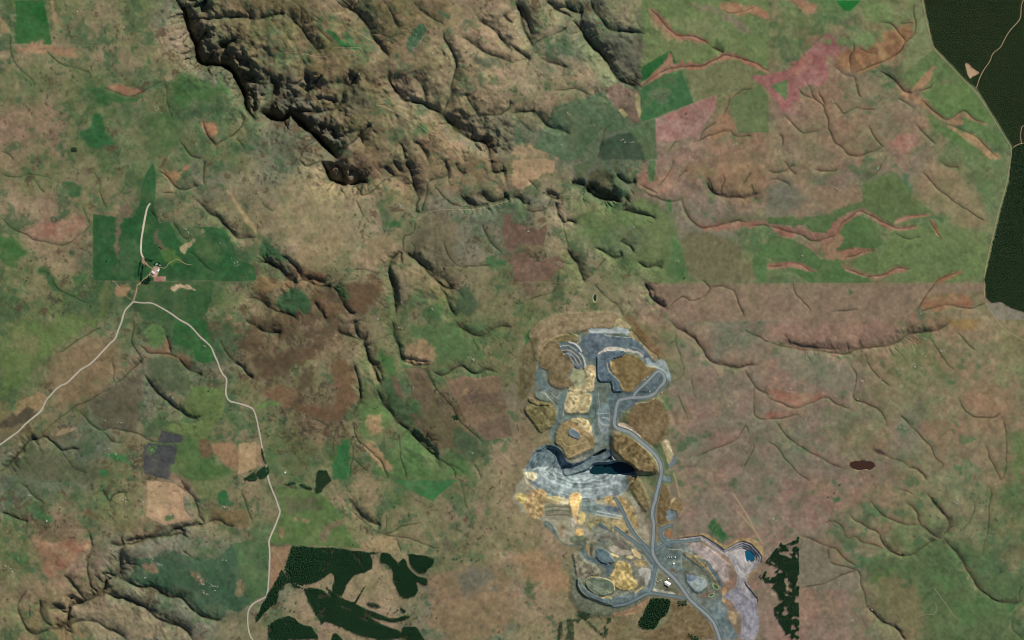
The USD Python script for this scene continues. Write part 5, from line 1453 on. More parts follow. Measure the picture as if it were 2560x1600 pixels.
def ribbon(name, line, width, mat, lift, label):
    p, t = along(line, 2.0)
    tan = np.gradient(p, axis=0); tan = ndi.gaussian_filter1d(tan, 1.5, axis=0); tan /= np.maximum(np.hypot(*tan.T), 1e-6)[:, None]
    nrm = np.c_[-tan[:, 1], tan[:, 0]]; rr = np.random.default_rng(len(p))
    jit = ndi.gaussian_filter1d(rr.normal(0, 1, (len(p), 2)), 2.5, axis=0) * .7
    hw = width / U / 2
    offs = [-hw, -hw * .5, 0, hw * .5, hw]
    V = []
    for k, o in enumerate(offs):
        q = p + nrm * (o + (jit[:, 0] if k == 0 else jit[:, 1] if k == 4 else 0) * hw * .5)[:, None] if k in (0, 4) else p + nrm * o
        x, y = world(q[:, 0], q[:, 1]); V.append(np.c_[x, y, height(q[:, 0], q[:, 1])])
    V = np.array(V); V[:, :, 2] = ndi.gaussian_filter1d(np.maximum(V[:, :, 2], V[:, :, 2].max(0) - .8), 1.0, axis=1) + lift
    n, m = V.shape[1], len(offs); idx = np.arange(m * n).reshape(m, n)
    q = np.stack([idx[:-1, :-1], idx[1:, :-1], idx[1:, 1:], idx[:-1, 1:]], -1).reshape(-1, 4)
    v = V.reshape(-1, 3)
    tri = np.vstack([q[:, [0, 1, 2]], q[:, [0, 2, 3]]])
    nz = np.cross(v[tri[0, 1]] - v[tri[0, 0]], v[tri[0, 2]] - v[tri[0, 0]])[2]
    if nz < 0: tri = tri[:, ::-1]
    pr = usdkit.mesh(stage, path(name), (v, tri), mat, smooth=True)
    info(pr.GetPrim(), label, kind='structure')
for nm, key, w, mat, lift, lab in (
    ('gravel_road', 'north', 11, M_GRAVEL, 1.2, 'wide pale farm road running north from the tree belts to a dead end'),
    ('gravel_road', 'valley', 9.5, M_GRAVEL2, 1.2, 'pale road climbing from the left edge to the road fork'),
    ('gravel_road', 'hill', 9, M_GRAVEL2, 1.25, 'long winding pale road from the fork down to the bottom edge'),
    ('farm_road', 'farm', 6.5, M_TRACK, 1.3, 'narrow pale road from the fork up to the farmyard'),
    ('farm_track', 'yard', 5.5, M_TRACK, 1.1, 'short track from the tree belts into the farmyard'),
    ('farm_track', 'spur', 3.4, M_TRACK, 1.0, 'thin wavy track leading east out of the farmyard'),
    ('farm_track', 'west', 3.4, M_TRACK, 1.0, 'thin track running northwest from the road fork'),
    ('hill_track', 'ridge', 4.0, M_TRACK, 1.0, 'pale track along the brown ridge in the upper middle'),
    ('hill_track', 'ridge2', 3.2, M_TRACK, 1.0, 'short pale track near the top of the brown hills'),
    ('hill_track', 'contour', 2.2, M_TRACK, .9, 'thin winding track above the shaded gorge hollow'),
    ('hill_track', 'flats', 2.6, M_TRACK, .9, 'faint track crossing the stream flats in the middle'),
    ('hill_track', 'flats2', 2.2, M_TRACK, .9, 'faint track under the straw coloured plateau'),
    ('forest_edge_track', 'boundary', 4.0, M_TRACK, 1.1, 'pale track following the edge of the dark forest'),
    ('forest_track', 'forest', 4.2, M_TRACK, 1.1, 'winding pale track through the dark forest'),
    ('forest_track', 'forest2', 3.6, M_TRACK, 1.1, 'short forked track at the right edge of the forest'),
    ('hill_track', 'south', 4.0, M_TRACK, .9, 'pale track leaving the forest corner toward the southeast'),
    ('haul_road', 'haul', 16, M_HAUL, 1.0, 'main grey haul road winding down through the mine'),
    ('haul_road', 'loop', 14, M_HAUL, 1.1, 'grey loop road round the parking bay on the mine plateau'),
    ('mine_road', 'branch', 13, M_HAUL2, .9, 'dark road dropping south from the haul road beside the white building'),
    ('mine_road', 'lower', 13, M_HAUL2, .8, 'dark road along the foot of the southern dump'),
    ('mine_road', 'diag', 12, M_HAUL2, .8, 'upper of two slanting dark roads joining the haul road'),
    ('mine_road', 'diag2', 11, M_HAUL2, .7, 'lower of two slanting dark roads joining the haul road'),
    ('mine_road', 'pit2', 13, M_HAUL2, .9, 'dark road curving into the lilac southern pit'),
    ('mine_road', 'curl', 11, M_HAUL2, .9, 'hook shaped grey road east of the haul road'),
    ('exploration_track', 'mtrack', 5, M_TRACK, .9, 'pale braided track running down to the curved benches'),
    ('exploration_track', 'mtrack2', 5, M_TRACK, .9, 'short pale track beside the braided one'),
    ('exploration_track', 'mtrack3', 4.5, M_TRACK, .9, 'pale track along the brown dump north of the small mound'),
    ('exploration_track', 'mtrack4', 4, M_TRACK, .9, 'curved thin track south of the small mound'),
    ('hill_track', 'dozer', 2.6, M_TRACK, .9, 'pale scraped track on the green valley side'),
    ('hill_track', 'dozer2', 2.2, M_TRACK, .9, 'hooked thin track on the green valley side'),
    ('farm_track', 'quad', 3, M_TRACK, .9, 'thin track beside the corner of the pine plantation')):
    ribbon(nm, LINE[key], w, mat, lift, lab)
for k_, (name, p, z, col, label) in enumerate(WATERS):
    mat = usdkit.material(stage, f'/World/Looks/still_water_{k_}', {
        'g': ('geometry', {}), 'n': ('noise_texture', {'scale': .35, 'detail': 2.0}), 'b': ('bump', {'strength': .12, 'distance': .2}),
        'p': ('principled_bsdf', {'base_color': lin(col), 'roughness': .08, 'ior': 1.33, 'specular_ior_level': .4})},
        [('g.position', 'n.vector'), ('n.fac', 'b.height'), ('b.normal', 'p.normal')], surface='p.BSDF')
    g = Polygon(p).buffer(1.6)
    c = np.array(g.exterior.coords)[:-1]; x, y = world(c[:, 0], c[:, 1])
    m = trimesh.creation.triangulate_polygon(Polygon(np.c_[x, y]), engine='earcut')
    v = np.c_[m[0], np.full(len(m[0]), z)]; f = m[1]
    if np.cross(v[f[0, 1]] - v[f[0, 0]], v[f[0, 2]] - v[f[0, 0]])[2] < 0: f = f[:, ::-1]
    info(usdkit.mesh(stage, path(name), (v, f), mat).GetPrim(), label, kind='structure')

# ---------------------------------------------------------------- trees
def leaf_material(name, dark, light, warm):
    return usdkit.material(stage, f'/World/Looks/{name}', {
        'o': ('object_info', {}), 'g': ('geometry', {}), 'n': ('noise_texture', {'scale': .7, 'detail': 2.0}), 'a': ('math', {'math_type': 'multiply_add', 'value2': .5}), 'h': ('math', {'math_type': 'multiply', 'value2': .6}),
        'r': ('rgb_ramp', {'ramp': [(0., dark), (.6, light), (1., warm)]}),
        'p': ('principled_bsdf', {'roughness': .75, 'specular_ior_level': .15}), 't': ('translucent_bsdf', {}), 'x': ('mix_closure', {'fac': .18})},
        [('g.position', 'n.vector'), ('o.random', 'h.value1'), ('n.fac', 'a.value1'), ('h.value', 'a.value3'), ('a.value', 'r.fac'), ('r.color', 'p.base_color'), ('r.color', 't.color'), ('p.BSDF', 'x.closure1'), ('t.BSDF', 'x.closure2')], surface='x.closure')
M_PINE = leaf_material('pine_needles', (.014, .060, .024), (.030, .115, .045), (.055, .150, .060))
M_SPRUCE = leaf_material('forest_needles', (.036, .088, .028), (.060, .128, .040), (.090, .150, .050))
M_BARK = plain('bark', (82, 66, 52), .9, .1, .25, .6)
def conifer(seed, tall, wide, tiers=6, pts_=9):
    """crown of drooping, ragged branch tiers, and a tapered trunk with limbs"""
    rr = np.random.default_rng(seed); V, F = [], []
    for k in range(tiers):
        t = k / (tiers - 1); z0 = tall * (.12 + .72 * t); r = wide * .5 * (1 - t) ** .8 * rr.uniform(.85, 1.1) + .35
        top = z0 + tall * .22; ang0 = rr.uniform(0, 6.28); b = len(V)
        V.append((rr.normal(0, .12), rr.normal(0, .12), min(top, tall)))
        for i in range(pts_ * 2):
            a = ang0 + math.pi * i / pts_ + rr.normal(0, .08)
            q = r * (rr.uniform(.8, 1.15) if i % 2 == 0 else rr.uniform(.42, .62))
            V.append((q * math.cos(a), q * math.sin(a), z0 - (.10 if i % 2 == 0 else -.05) * r + rr.normal(0, .1)))
        n = pts_ * 2
        for i in range(n): F.append((b, b + 1 + i, b + 1 + (i + 1) % n))
    tr = trimesh.creation.cylinder(.02 * tall, .5 * tall, sections=6); tr.apply_translation((0, 0, .25 * tall))
    tr.vertices[:, :2] *= (1.1 - .9 * tr.vertices[:, 2:] / (.5 * tall) * .6)
    limbs = [tr]
    for i in range(4):
        a = rr.uniform(0, 6.28); z = tall * (.15 + .08 * i)
        limbs.append(trimesh.creation.cylinder(.004 * tall, segment=[(0, 0, z), (wide * .3 * math.cos(a), wide * .3 * math.sin(a), z + .04 * tall)], sections=4))
    return (np.array(V), np.array(F)), trimesh.util.concatenate(limbs)
def bushy(seed, tall, wide, n=150):
    """broad crown of many leaf clumps in three uneven lobes, and a trunk with limbs"""
    rr = np.random.default_rng(seed); V, F = [], []
    lobes = [(rr.normal(0, wide * .16), rr.normal(0, wide * .16), tall * rr.uniform(.5, .72), wide * rr.uniform(.28, .42)) for _ in range(4)]
    for i in range(n):
        lx, ly, lz, lr = lobes[i % 4]; d = rr.normal(0, 1, 3); d /= np.linalg.norm(d); q = lr * rr.uniform(.55, 1.05)
        c = np.array([lx, ly, lz]) + d * q * [1, 1, .8]; s = wide * rr.uniform(.07, .13); b = len(V)
        u = rr.normal(0, 1, 3); u /= np.linalg.norm(u); w = np.cross(u, d + .01); w /= np.linalg.norm(w)
        for k in range(5): V.append(c + s * (math.cos(k * 1.257) * u + math.sin(k * 1.257) * w) * rr.uniform(.7, 1.2))
        F += [(b, b + 1, b + 2), (b, b + 2, b + 3), (b, b + 3, b + 4)]
    tr = [trimesh.creation.cylinder(.025 * tall, segment=[(0, 0, 0), (0, 0, tall * .5)], sections=6)]
    for lx, ly, lz, lr in lobes: tr.append(trimesh.creation.cylinder(.012 * tall, segment=[(0, 0, tall * .35), (lx, ly, lz)], sections=5))
    return (np.array(V), np.array(F)), trimesh.util.concatenate(tr)
KINDS = {}
def tree_kind(key, maker, mat, *args):
    KINDS[key] = (maker(*args), mat)
for s_ in range(3): tree_kind(f'pine{s_}', conifer, M_PINE, 100 + s_, 12.5 + 2 * s_, 8.4 + .6 * s_)
for s_ in range(2): tree_kind(f'wood{s_}', conifer, M_SPRUCE, 110 + s_, 9 + 2 * s_, 7.4, 5, 8)
for s_ in range(2): tree_kind(f'bush{s_}', bushy, M_PINE, 120 + s_, 9 + 2 * s_, 9)
# one class prim of each kind, referenced by every single tree
for key, ((crown, trunk), mat) in KINDS.items():
    base = f'/World/Looks/tree_{key}'
    stage.CreateClassPrim(base)
    usdkit.mesh(stage, base + '/crown', crown, mat); usdkit.mesh(stage, base + '/trunk', trunk, M_BARK)
def tree(name, key, px, py, size, label, group, rr, category='tree'):
    x = UsdGeom.Xform.Define(stage, path(name))
    a, b, z = place(px, py, -.3)
    x.AddTranslateOp().Set(Gf.Vec3d(a, b, z)); x.AddRotateZOp().Set(float(rr.uniform(0, 360))); x.AddScaleOp().Set(Gf.Vec3f(size, size, size * rr.uniform(.9, 1.15)))
    x.GetPrim().GetReferences().AddInternalReference(f'/World/Looks/tree_{key}'); x.GetPrim().SetInstanceable(True)
    info(x.GetPrim(), label, category, group)
def scatter(poly, gap, rr, warp=0.0):
    p = np.asarray(poly); g = Polygon(p).buffer(0)
    x0, y0 = p.min(0); x1, y1 = p.max(0)
    xs, ys = np.meshgrid(np.arange(x0, x1, gap), np.arange(y0, y1, gap * .88)); xs[1::2] += gap / 2
    q = np.c_[xs.ravel(), ys.ravel()] + rr.normal(0, gap * .17, (xs.size, 2))
    if warp:
        s = np.c_[ndi.map_coordinates(WXs, [(q[:, 1] - Y0) / STEP, (q[:, 0] - X0) / STEP], order=1, mode='nearest'), ndi.map_coordinates(WYs, [(q[:, 1] - Y0) / STEP, (q[:, 0] - X0) / STEP], order=1, mode='nearest')] * warp
    else: s = 0
    return q[shapely.contains_xy(g, *(q + s).T)]
def wood(name, q, keys, rr, size, label):
    pi = UsdGeom.PointInstancer.Define(stage, path(name)); pp = pi.GetPath().pathString
    protos = []
    for i, k in enumerate(keys):
        (crown, trunk), mat = KINDS[k]; base = f'{pp}/tree' + (f'_{i:03d}' if i else '')
        UsdGeom.Xform.Define(stage, base)
        usdkit.mesh(stage, base + '/crown', crown, mat); usdkit.mesh(stage, base + '/trunk', trunk, M_BARK); protos.append(base)
    pi.CreatePrototypesRel().SetTargets([Sdf.Path(b) for b in protos])
    x, y = world(q[:, 0], q[:, 1]); n = len(q)
    pi.CreatePositionsAttr(Vt.Vec3fArray.FromNumpy(np.c_[x, y, height(q[:, 0], q[:, 1]) - .3].astype(np.float32)))
    pi.CreateProtoIndicesAttr(Vt.IntArray.FromNumpy(rr.integers(0, len(keys), n).astype(np.int32)))
    an = rr.uniform(0, 2 * math.pi, n)
    pi.CreateOrientationsAttr(Vt.QuathArray([Gf.Quath(float(math.cos(a / 2)), 0, 0, float(math.sin(a / 2))) for a in an]))
    sc = rr.uniform(size[0], size[1], n)
    pi.CreateScalesAttr(Vt.Vec3fArray.FromNumpy(np.c_[sc, sc, sc * rr.uniform(.85, 1.15, n)].astype(np.float32)))
    info(pi.GetPrim(), label, 'forest', kind='stuff')
    return n
rt = np.random.default_rng(77)
WOOD_LABELS = '''
big dark pine plantation block with a straight northern edge
narrow diagonal strip of dark pines along the brown slope by the hill road
long curving body of dark pines through the middle of the plantation
long thin curving belt of pines with a toothed lower edge
round topped pine block on the bottom edge at lower left
large club shaped pine block hanging from the northern line
fan shaped pine block east of the club shaped one
pine block on the bottom edge at the east end of the plantation
small pine clump on the bottom edge between the larger blocks
dense dark pine block under the mine road south of the white building
upper part of the speckled dark tree strip right of the southern pit
lower part of the speckled dark tree strip tapering to the bottom edge
'''.strip().splitlines()
PATCHY = fractal(13, 91, 3, .6) + .3 * fine + .25 * fractal(40, 92, 1)
count = 0
for i, (sheet, line) in enumerate(rows(FOREST)):
    q = scatter(pts(sheet, line), 3.25 if i < 10 else 2.8, rt, 3.4 if i < 10 else 2.0 * (sheet == '00'))
    at_ = [(q[:, 1] - Y0) / STEP, (q[:, 0] - X0) / STEP]
    gaps = ndi.map_coordinates(m2 + .5 * fine if i < 10 else PATCHY, at_, order=1, mode='nearest')
    q = q[gaps > (-.85 if i < 10 else -.12)]
    count += wood('pine_plantation' if i < 10 else 'tree_patch', q, ['pine0', 'pine1', 'pine2'], rt, (.75, 1.1), WOOD_LABELS[i])
for sheet, line, gap, keys_, label in (
 ('12', '57 160 57 150 58 143 60 141 66 142 70 148 72 151 66 156 62 162 58 163 55 160 58 154', 3.1, ['pine0', 'pine1', 'pine2'], 'dark tooth shaped pine clump east of the hill road'),
 ('12', '4 141 9 138 12 139 14 144 9 149 2 149 0 145', 3.2, ['bush0', 'bush1'], 'dark clump of bushy trees straddling the hill road'),
 ('02', '230 150 236 146 241 143 243 150 238 152', 3.2, ['bush0', 'bush1'], 'dark clump of trees just west of the hill road'),
 ('23', '52 131 64 130 65 135 58 133 60 150 51 151 53 140', 4.2, ['bush1', 'pine0'], 'L shaped grove southwest of the southern dump')):
    count += wood('tree_patch', scatter(pts(sheet, line), gap, rt, 1.5), keys_, rt, (.8, 1.1), label)
holes = [Polygon(chaikin(pts(s, l), 1, True)) for s, l in rows(CLEARINGS)] + [LineString(LINE['forest']).buffer(3.2), LineString(LINE['forest2']).buffer(3.0), LineString(LINE['boundary']).buffer(2.6)]
hole = shapely.union_all(holes)
for i, (sheet, line) in enumerate(NATIVE):
    q = scatter(pts(sheet, line), 3.3, rt)
    s = np.c_[ndi.map_coordinates(WXs, [(q[:, 1] - Y0) / STEP, (q[:, 0] - X0) / STEP], order=1, mode='nearest'), ndi.map_coordinates(WYs, [(q[:, 1] - Y0) / STEP, (q[:, 0] - X0) / STEP], order=1, mode='nearest')] * 3
    q = q[~shapely.contains_xy(hole, *(q + s * 0.8).T)]
    count += wood('forest', q, ['wood0', 'wood1'] if i == 0 else ['wood1', 'pine0', 'wood0', 'pine1'], rt, (.8, 1.1) if i == 0 else (.72, 1.0), ['upper part of the dense dark forest in the top right corner', 'lower part of the dense dark forest along the right edge'][i])

# single trees and belts
BELTS = [
 ('F', '52 38 50 60 46 80 43 104 40 103 42 75 46 52', 2.8, 'pine0', 'shelter pine in the outer west belt by the farmyard', 'pines of the outer west shelter belt'),
 ('F', '57 61 59 62 57 90 53 128 48 128 50 95', 2.8, 'pine1', 'shelter pine in the inner west belt beside the farm road', 'pines of the inner west shelter belt'),
 ('F', '54 125 72 112 82 102 88 118 80 132 56 133', 3.0, 'pine2', 'pine of the dark block south of the farm road', 'pines of the block south of the farm road'),
 ('F', '66 36 80 38 95 43 94 50 84 50 68 44', 3.0, 'pine0', 'pine of the short belt north of the farmhouse', 'pines of the short belt north of the farmhouse'),
 ('F', '98 62 104 56 112 54 122 54 126 62 121 60 113 58 106 60 102 67', 3.0, 'bush0', 'bushy garden tree in the ring around the farmhouse', 'garden trees around the farmhouse'),
 ('13', '28 4 36 1 38 3 30 5', 3.2, 'bush0', 'bush in the curved row leading to the dark clump', 'bushes of the curved row'),
 ('13', '40 3 46 4 54 8 53 9 44 6', 3.2, 'bush1', 'bush at the clump end of the curved row', 'bushes at the clump end of the curved row'),
 ('12', '5 119 7 124 10 136 9 138 6 128', 2.8, 'pine0', 'conifer of the thin line along the hill road', 'conifers of the thin roadside line'),
 ('13', '104 98 103 101 94 117 93 116', 2.8, 'pine1', 'pine of the straight slanting row inside the plantation', 'pines of the slanting row'),
 ('13', '106 116 112 116 119 119 116 121 107 119', 3.3, 'pine2', 'pine of the short isolated row within the plantation', 'pines of the short isolated row'),
 ('13', '137 120 142 124 140 126 137 123', 3.0, 'pine0', 'pine of the tiny clump east of the isolated row', 'pines of the tiny clump'),
 ('13', '105 68 115 68 115 69 106 69.5', 2.8, 'pine1', 'pine of the short line along the northern plantation edge', 'pines of the northern edge line'),
 ('23', '62 123 75 126 72 132 66 131 62 128', 4.4, 'bush0', 'tree of the loose group under the southern dump', 'trees under the southern dump'),
 ('23', '45 133 48 134 48 146 45 151 43 151', 4.0, 'pine2', 'tree of the narrow grove at the bottom southwest of the dump', 'trees of the narrow grove'),
 ('23', '66 126 70 129 80 140 90 147 88 149 76 139 66 130', 4.6, 'bush0', 'tree of the diagonal line south of the dump', 'trees of the diagonal line'),
 ('23', '87 136 91 140 90 147 87 145', 4.2, 'bush1', 'tree of the little group at the end of the diagonal line', 'trees at the end of the diagonal line'),
 ('23', '89 131 93 129 94 133 91 135', 4.0, 'bush0', 'tree of the lone clump between dump and pine block', 'trees of the lone clump'),
 ('23', '167 145 176 148 178 152 170 152', 3.8, 'pine0', 'tree of the clump at the bottom edge beside the haul road', 'trees of the clump beside the haul road'),
 ('23', '156 114 165 113 165 119 158 118', 4.2, 'bush1', 'scrubby tree on the brown bank below the mine road', 'scrubby trees on the brown bank'),
 ('00', '67 139 73 140 73 143 68 142', 3.2, 'bush0', 'dark shrub of the small clump near the left edge', 'shrubs of the small clump near the left edge'),
 ('12', '186 90 190 90 192 94 188 94', 3.2, 'bush1', 'dark tree of the knot in the gully west of the mine', 'trees of the gully knot west of the mine'),
]
rb = np.random.default_rng(5)
single = 0
for sheet, line, gap, key, label, group in BELTS:
    for q in scatter(pts(sheet, line), gap, rb):
        tree('pine_tree' if key.startswith('pine') else 'bushy_tree', key, q[0], q[1], rb.uniform(.8, 1.1), label, group, rb); single += 1
SOLO = '''
13|127 122|bush0|round bush in the tan strip below the isolated row
13|134 123|bush1|bush just left of the tiny pine clump
13|131 125|bush0|small leaning bush lowest beside the tiny pine clump
13|147 127.5|pine1|pine at the east tip of the long thin belt
13|162 128|bush0|lone bush east of the long thin belt tip
13|171 130|bush1|small lone bush on the pale brown slope east of the plantation
13|178 73|bush0|first dark tree of the spaced row east of the fan shaped block
13|187 74|bush1|second dark tree of the spaced row east of the fan shaped block
13|190 74|bush0|tree close beside the second one of the spaced row
13|195 76|bush1|third dark tree of the spaced row on the brown slope
13|204 75|bush0|fourth dark tree of the spaced row on the brown slope
13|209 76|bush1|last dark tree of the spaced row on the brown slope
13|230 143|pine2|dark tree alone on the brown ground at the bottom centre
13|28 121|bush0|left bush of three in the tan gap of the plantation
13|33 123|bush1|middle bush of three in the tan gap of the plantation
13|36.5 124|bush0|right bush of three in the tan gap of the plantation
13|27 114|pine0|pine hanging below the diagonal strip
13|38 116|pine1|pine at the lower end of the hanging finger of pines
13|131 25|bush0|lone bush above the bright green wedge point
13|145 33|bush1|lone bush below the bright green wedge paddock
13|92 61|bush0|bush near the slanted edge of the olive green paddock
13|186 16|bush1|bush right of the bright green wedge paddock
01|30 95|bush0|left one of two dark bushes on the tan slope at the far left
01|44 93|bush1|right one of two dark bushes on the tan slope at the far left
01|48 101|bush0|small bush below the two dark bushes at the far left
01|25 114|bush1|bush lowest on the slope at the far left
01|86 138|bush0|bush beside the stream end west of the road fork
01|101 95|bush1|lone bush in the deep green farm paddock
01|222 139|bush0|bush on the tan ground right of the triangular paddock
01|153 83|bush1|broad dark tree below the brown triangle in the farm paddock
01|151 82|bush0|tree left beside the broad dark one in the farm paddock
01|131 119|bush1|tree at the lower tip of the inner west belt
02|197 67|bush0|lone bush in the olive green paddock beside the hill road
02|241 143|bush1|tree on the edge of the tan square field
12|10 107|pine0|conifer group tree on the bank east of the hill road
12|12 109|bush0|bush below the conifer on the bank east of the hill road
12|170 66|bush1|lone dark bush on the narrow gully west of the stubble field
12|92 110|bush0|dark bush at the bend of the long stream
21|163 111|bush1|dark bush in the green corner under the large pasture
23|229 75|bush0|dark bush on the pink ground by the southern pit rim
33|57 16|bush1|dark reddish bush on the moor
33|63 12|bush0|small dark bush beside the reddish one on the moor
33|68 4|bush1|uppermost small bush on the moor
03|120 11.5|bush0|dark bush at the gully head under the charcoal field
03|57 27|bush1|dark bush alone on the lower left slope
03|7.5 112.5|bush0|dark bush near the left edge of the reddish slope
20|165 107|bush1|dark bush in the dusky pink field
'''
for sheet, xy, key, label in rows(SOLO):
    q = pts(sheet, xy)[0]; tree('pine_tree' if key.startswith('pine') else 'bushy_tree', key, q[0], q[1], .95, label, None, rb); single += 1
print('trees', count, single)

# ---------------------------------------------------------------- rock outcrops
M_ROCK = plain('pale_schist', (172, 170, 154), .9, .2, .22, 2.0)
OUT = '''
10|154 36|8|14|schist outcrop in the grey green patch on the upper brown hills
10|146 45|6|8|outcrop at the lower tail of the grey green patch
10|167 50|4|6|small outcrop on the pale slope right of the grey green patch
10|98 70|4|5|small outcrop in the shaded ground left of the ridge track
20|105 132|7|10|bright outcrop on the dark green field north of the stream fork
20|113 135|5|7|outcrop right of the bright one on the dark green field
20|170 143|7|10|bright jagged outcrop on the reddish slope below the dusky pink field
20|211 136|6|9|long outcrop chain on the reddish slope left of the red hill
20|54 108|3|5|lone rocks on the grey green field
20|47 137|3|4|dark seamed outcrop on the lower grey green field
20|23 73|4|6|outcrop in the dark valley at the upper centre
20|140 92|6|18|scattered rocks in the deep green square paddock
01|178 69|4|7|outcrop on the upper bank of the farm paddock
01|80 119|2|2|two rocks beside the green patch at the far left
01|222 66|3|3|rocks on the bank above the long streak
01|226 100|12|22|rock field on the green slope right of the farm
01|208 79|3|3|rocks in the upper green slope right of the farm
11|57 85|8|11|outcrop in the middle of the straw coloured plateau
11|24 119|5|8|outcrop on the scrub at the foot of the dark gorge bend
11|134 130|9|9|outcrop along the shaded wall of the straight gully
11|115 149|5|6|outcrop at the bottom of the straight gully
11|166 141|4|5|outcrop on the green bank beside the big gully
11|137 43|3|4|outcrop on the stream flats
11|161 116|3|4|outcrop above the big gully bend
21|156 94|5|6|outcrop in the bright green corner pasture
21|115 64|3|5|line of rocks on the large pasture
21|45 98|5|6|outcrop on the lower purple ploughed field
21|14 67|6|10|rocks in the upper purple ploughed field
21|130 109|2|2|rock pair on the brown slope under the pasture
31|67 28|6|8|white rocks on the reddish slope above the long dark green paddock
31|103 7|3|5|white rock on the red ground near the upper right
31|33 91|2|2|rock pair on the lower bank green paddock
31|143 144|4|5|dark seamed rocks at the foot of the long gully
02|108 128|14|20|outcrop rows in the small vivid green patch at the left
02|98 94|4|5|outcrop on the grey brown triangle
02|114 97|5|6|outcrop right beside the other on the grey brown triangle
02|143 122|6|7|outcrop at the notch of the charcoal field
02|164 73|5|8|outcrop on the grey green slope right of the reddish slope
02|193 25|3|4|white rocks in the emerald paddock by the road
12|136 8|5|6|dark seamed outcrop on the bank right of the straight gully
12|203 36|8|9|rocks in a row on the green slope left of the mine
12|205 126|2|2|white rock at the tip of the streaked field
12|145 64|5|9|rocks on the grey strip between the brown fields
12|28 144|2|2|pale hut sized rock near the small clump
32|90 58|6|7|outcrop on the moor above the tan saddle
32|86 77|6|6|pale outcrop on the stream bend of the moor
32|106 57|5|7|white outcrop right of the moor stream
32|140 44|7|10|scattered outcrop on the eastern slope
32|148 33|5|8|outcrop under the green slope in the east
32|165 29|4|4|little outcrop column in the east
32|21 65|2|3|rock pair on the green slope above the red band
32|125 101|5|8|outcrop on the lilac ground below the dark gully
33|5 37|6|5|white outcrop near the left of the southeastern moor
33|69 98|3|4|white rocks on the grey paddock by the tree patches
33|97 121|6|6|outcrop at the gully bend in the southeast
33|180 21|7|10|outcrop on the round hill above the river junction
33|112 55|5|6|outcrop on the bank of the curved gully
33|80 133|4|4|rocks in the small green spot in the southeast
03|212 25|6|5|white outcrop in the small emerald patch
03|218 28|6|5|white outcrop lowest in the small emerald patch
03|150 80|8|9|outcrop on the brown island of the rocky paddock
03|145 74|6|9|outcrop along the upper edge of the rocky paddock
03|190 96|14|12|largest jagged outcrop in the rocky paddock
03|194 107|12|10|dark seamed outcrop low in the rocky paddock
03|203 101|9|12|scattered rocks right of the largest outcrop
03|212 76|7|7|outcrop at the upper right of the rocky paddock
03|137 92|5|5|outcrop at the left end of the rocky paddock
03|118 19|6|8|outcrop on the green slope under the charcoal field
03|134 19|5|7|outcrop at the edge of the tan field
03|28 15|4|5|pale slab outcrop on the lower left ridge
03|10 85|8|9|outcrop at the left edge of the reddish slope
03|161 34|5|6|outcrop in the lower part of the tan field
03|45 39|4|7|outcrop on the green wedge in the lower left
03|17 75|6|9|outcrop on the pale green slope at the far left
00|73 11|2|2|small white scar of rock in the upper left
00|117 26|2|2|rock pair beside the dark dot in the upper left
00|150 105|5|14|scattered rocks on the green slope in the upper left
30|60 96|4|6|rocks on the tan slope below the crimson field
'''
rk = np.random.default_rng(21)
def boulder(seed, s):
    r2 = np.random.default_rng(seed)
    m = trimesh.creation.icosphere(subdivisions=1, radius=1.0)
    m.vertices *= r2.uniform(.72, 1.2, (len(m.vertices), 1)); m.vertices[:, 2] = np.round(m.vertices[:, 2] * 2.5) / 2.5
    m.apply_scale([s * r2.uniform(.8, 1.7), s * r2.uniform(.55, .9), s * r2.uniform(.5, .85)])
    m.apply_transform(trimesh.transformations.rotation_matrix(r2.uniform(2.0, 2.7), [0, 0, 1])); return m
for sheet, xy, n, spread, label in rows(OUT):
    q0 = pts(sheet, xy)[0]; n = int(n); sp = float(spread) * 1.3
    x = UsdGeom.Xform.Define(stage, path('rock_outcrop')); a, b, z = place(q0[0], q0[1]); x.AddTranslateOp().Set(Gf.Vec3d(a, b, z))
    info(x.GetPrim(), label, 'rock outcrop')
    for i in range(n):
        dx, dy = rk.normal(0, sp * .42, 2) * [1.15, .8]; dy += dx * .35
        s = rk.uniform(1.5, 3.6) if i else 4.2
        m = boulder(int(rk.integers(1e6)), s)
        px, py = q0[0] + dx, q0[1] + dy; bx_, by_, bz = place(px, py, s * .15)
        m.apply_translation((bx_ - a, by_ - b, bz - z))
        usdkit.mesh(stage, path('boulder', x.GetPath().pathString), m, M_ROCK, smooth=False)

# ---------------------------------------------------------------- farm and mine buildings
def box(sx, sy, sz, at=(0, 0, 0)):
    m = trimesh.creation.box((sx, sy, sz)); m.apply_translation((at[0], at[1], at[2] + sz / 2)); return m
def gable(l, w, z0, rise, over=.5):
    l, w = l + 2 * over, w + 2 * over
    v = np.array([(-l/2, -w/2, z0), (l/2, -w/2, z0), (l/2, w/2, z0), (-l/2, w/2, z0), (-l/2, 0, z0 + rise), (l/2, 0, z0 + rise)])
    f = np.array([(0, 1, 5), (0, 5, 4), (2, 3, 4), (2, 4, 5), (0, 4, 3), (1, 2, 5), (0, 3, 2), (0, 2, 1)]); return trimesh.Trimesh(v, f, process=False)
M_WALL = plain('painted_boards', (190, 184, 170), .7, .2, .06, 2); M_DARK = plain('dark_opening', (50, 52, 54), .4, .4)
ROOFS = dict(white=plain('white_sheet_roof', (246, 246, 240), .45, .3, .03, 4), pink=plain('pinkish_grey_roof', (206, 184, 182), .5, .3, .06, 3), grey=plain('grey_green_roof', (168, 176, 164), .5, .3, .06, 3), red=plain('faded_red_roof', (168, 120, 98), .6, .2, .08, 3))
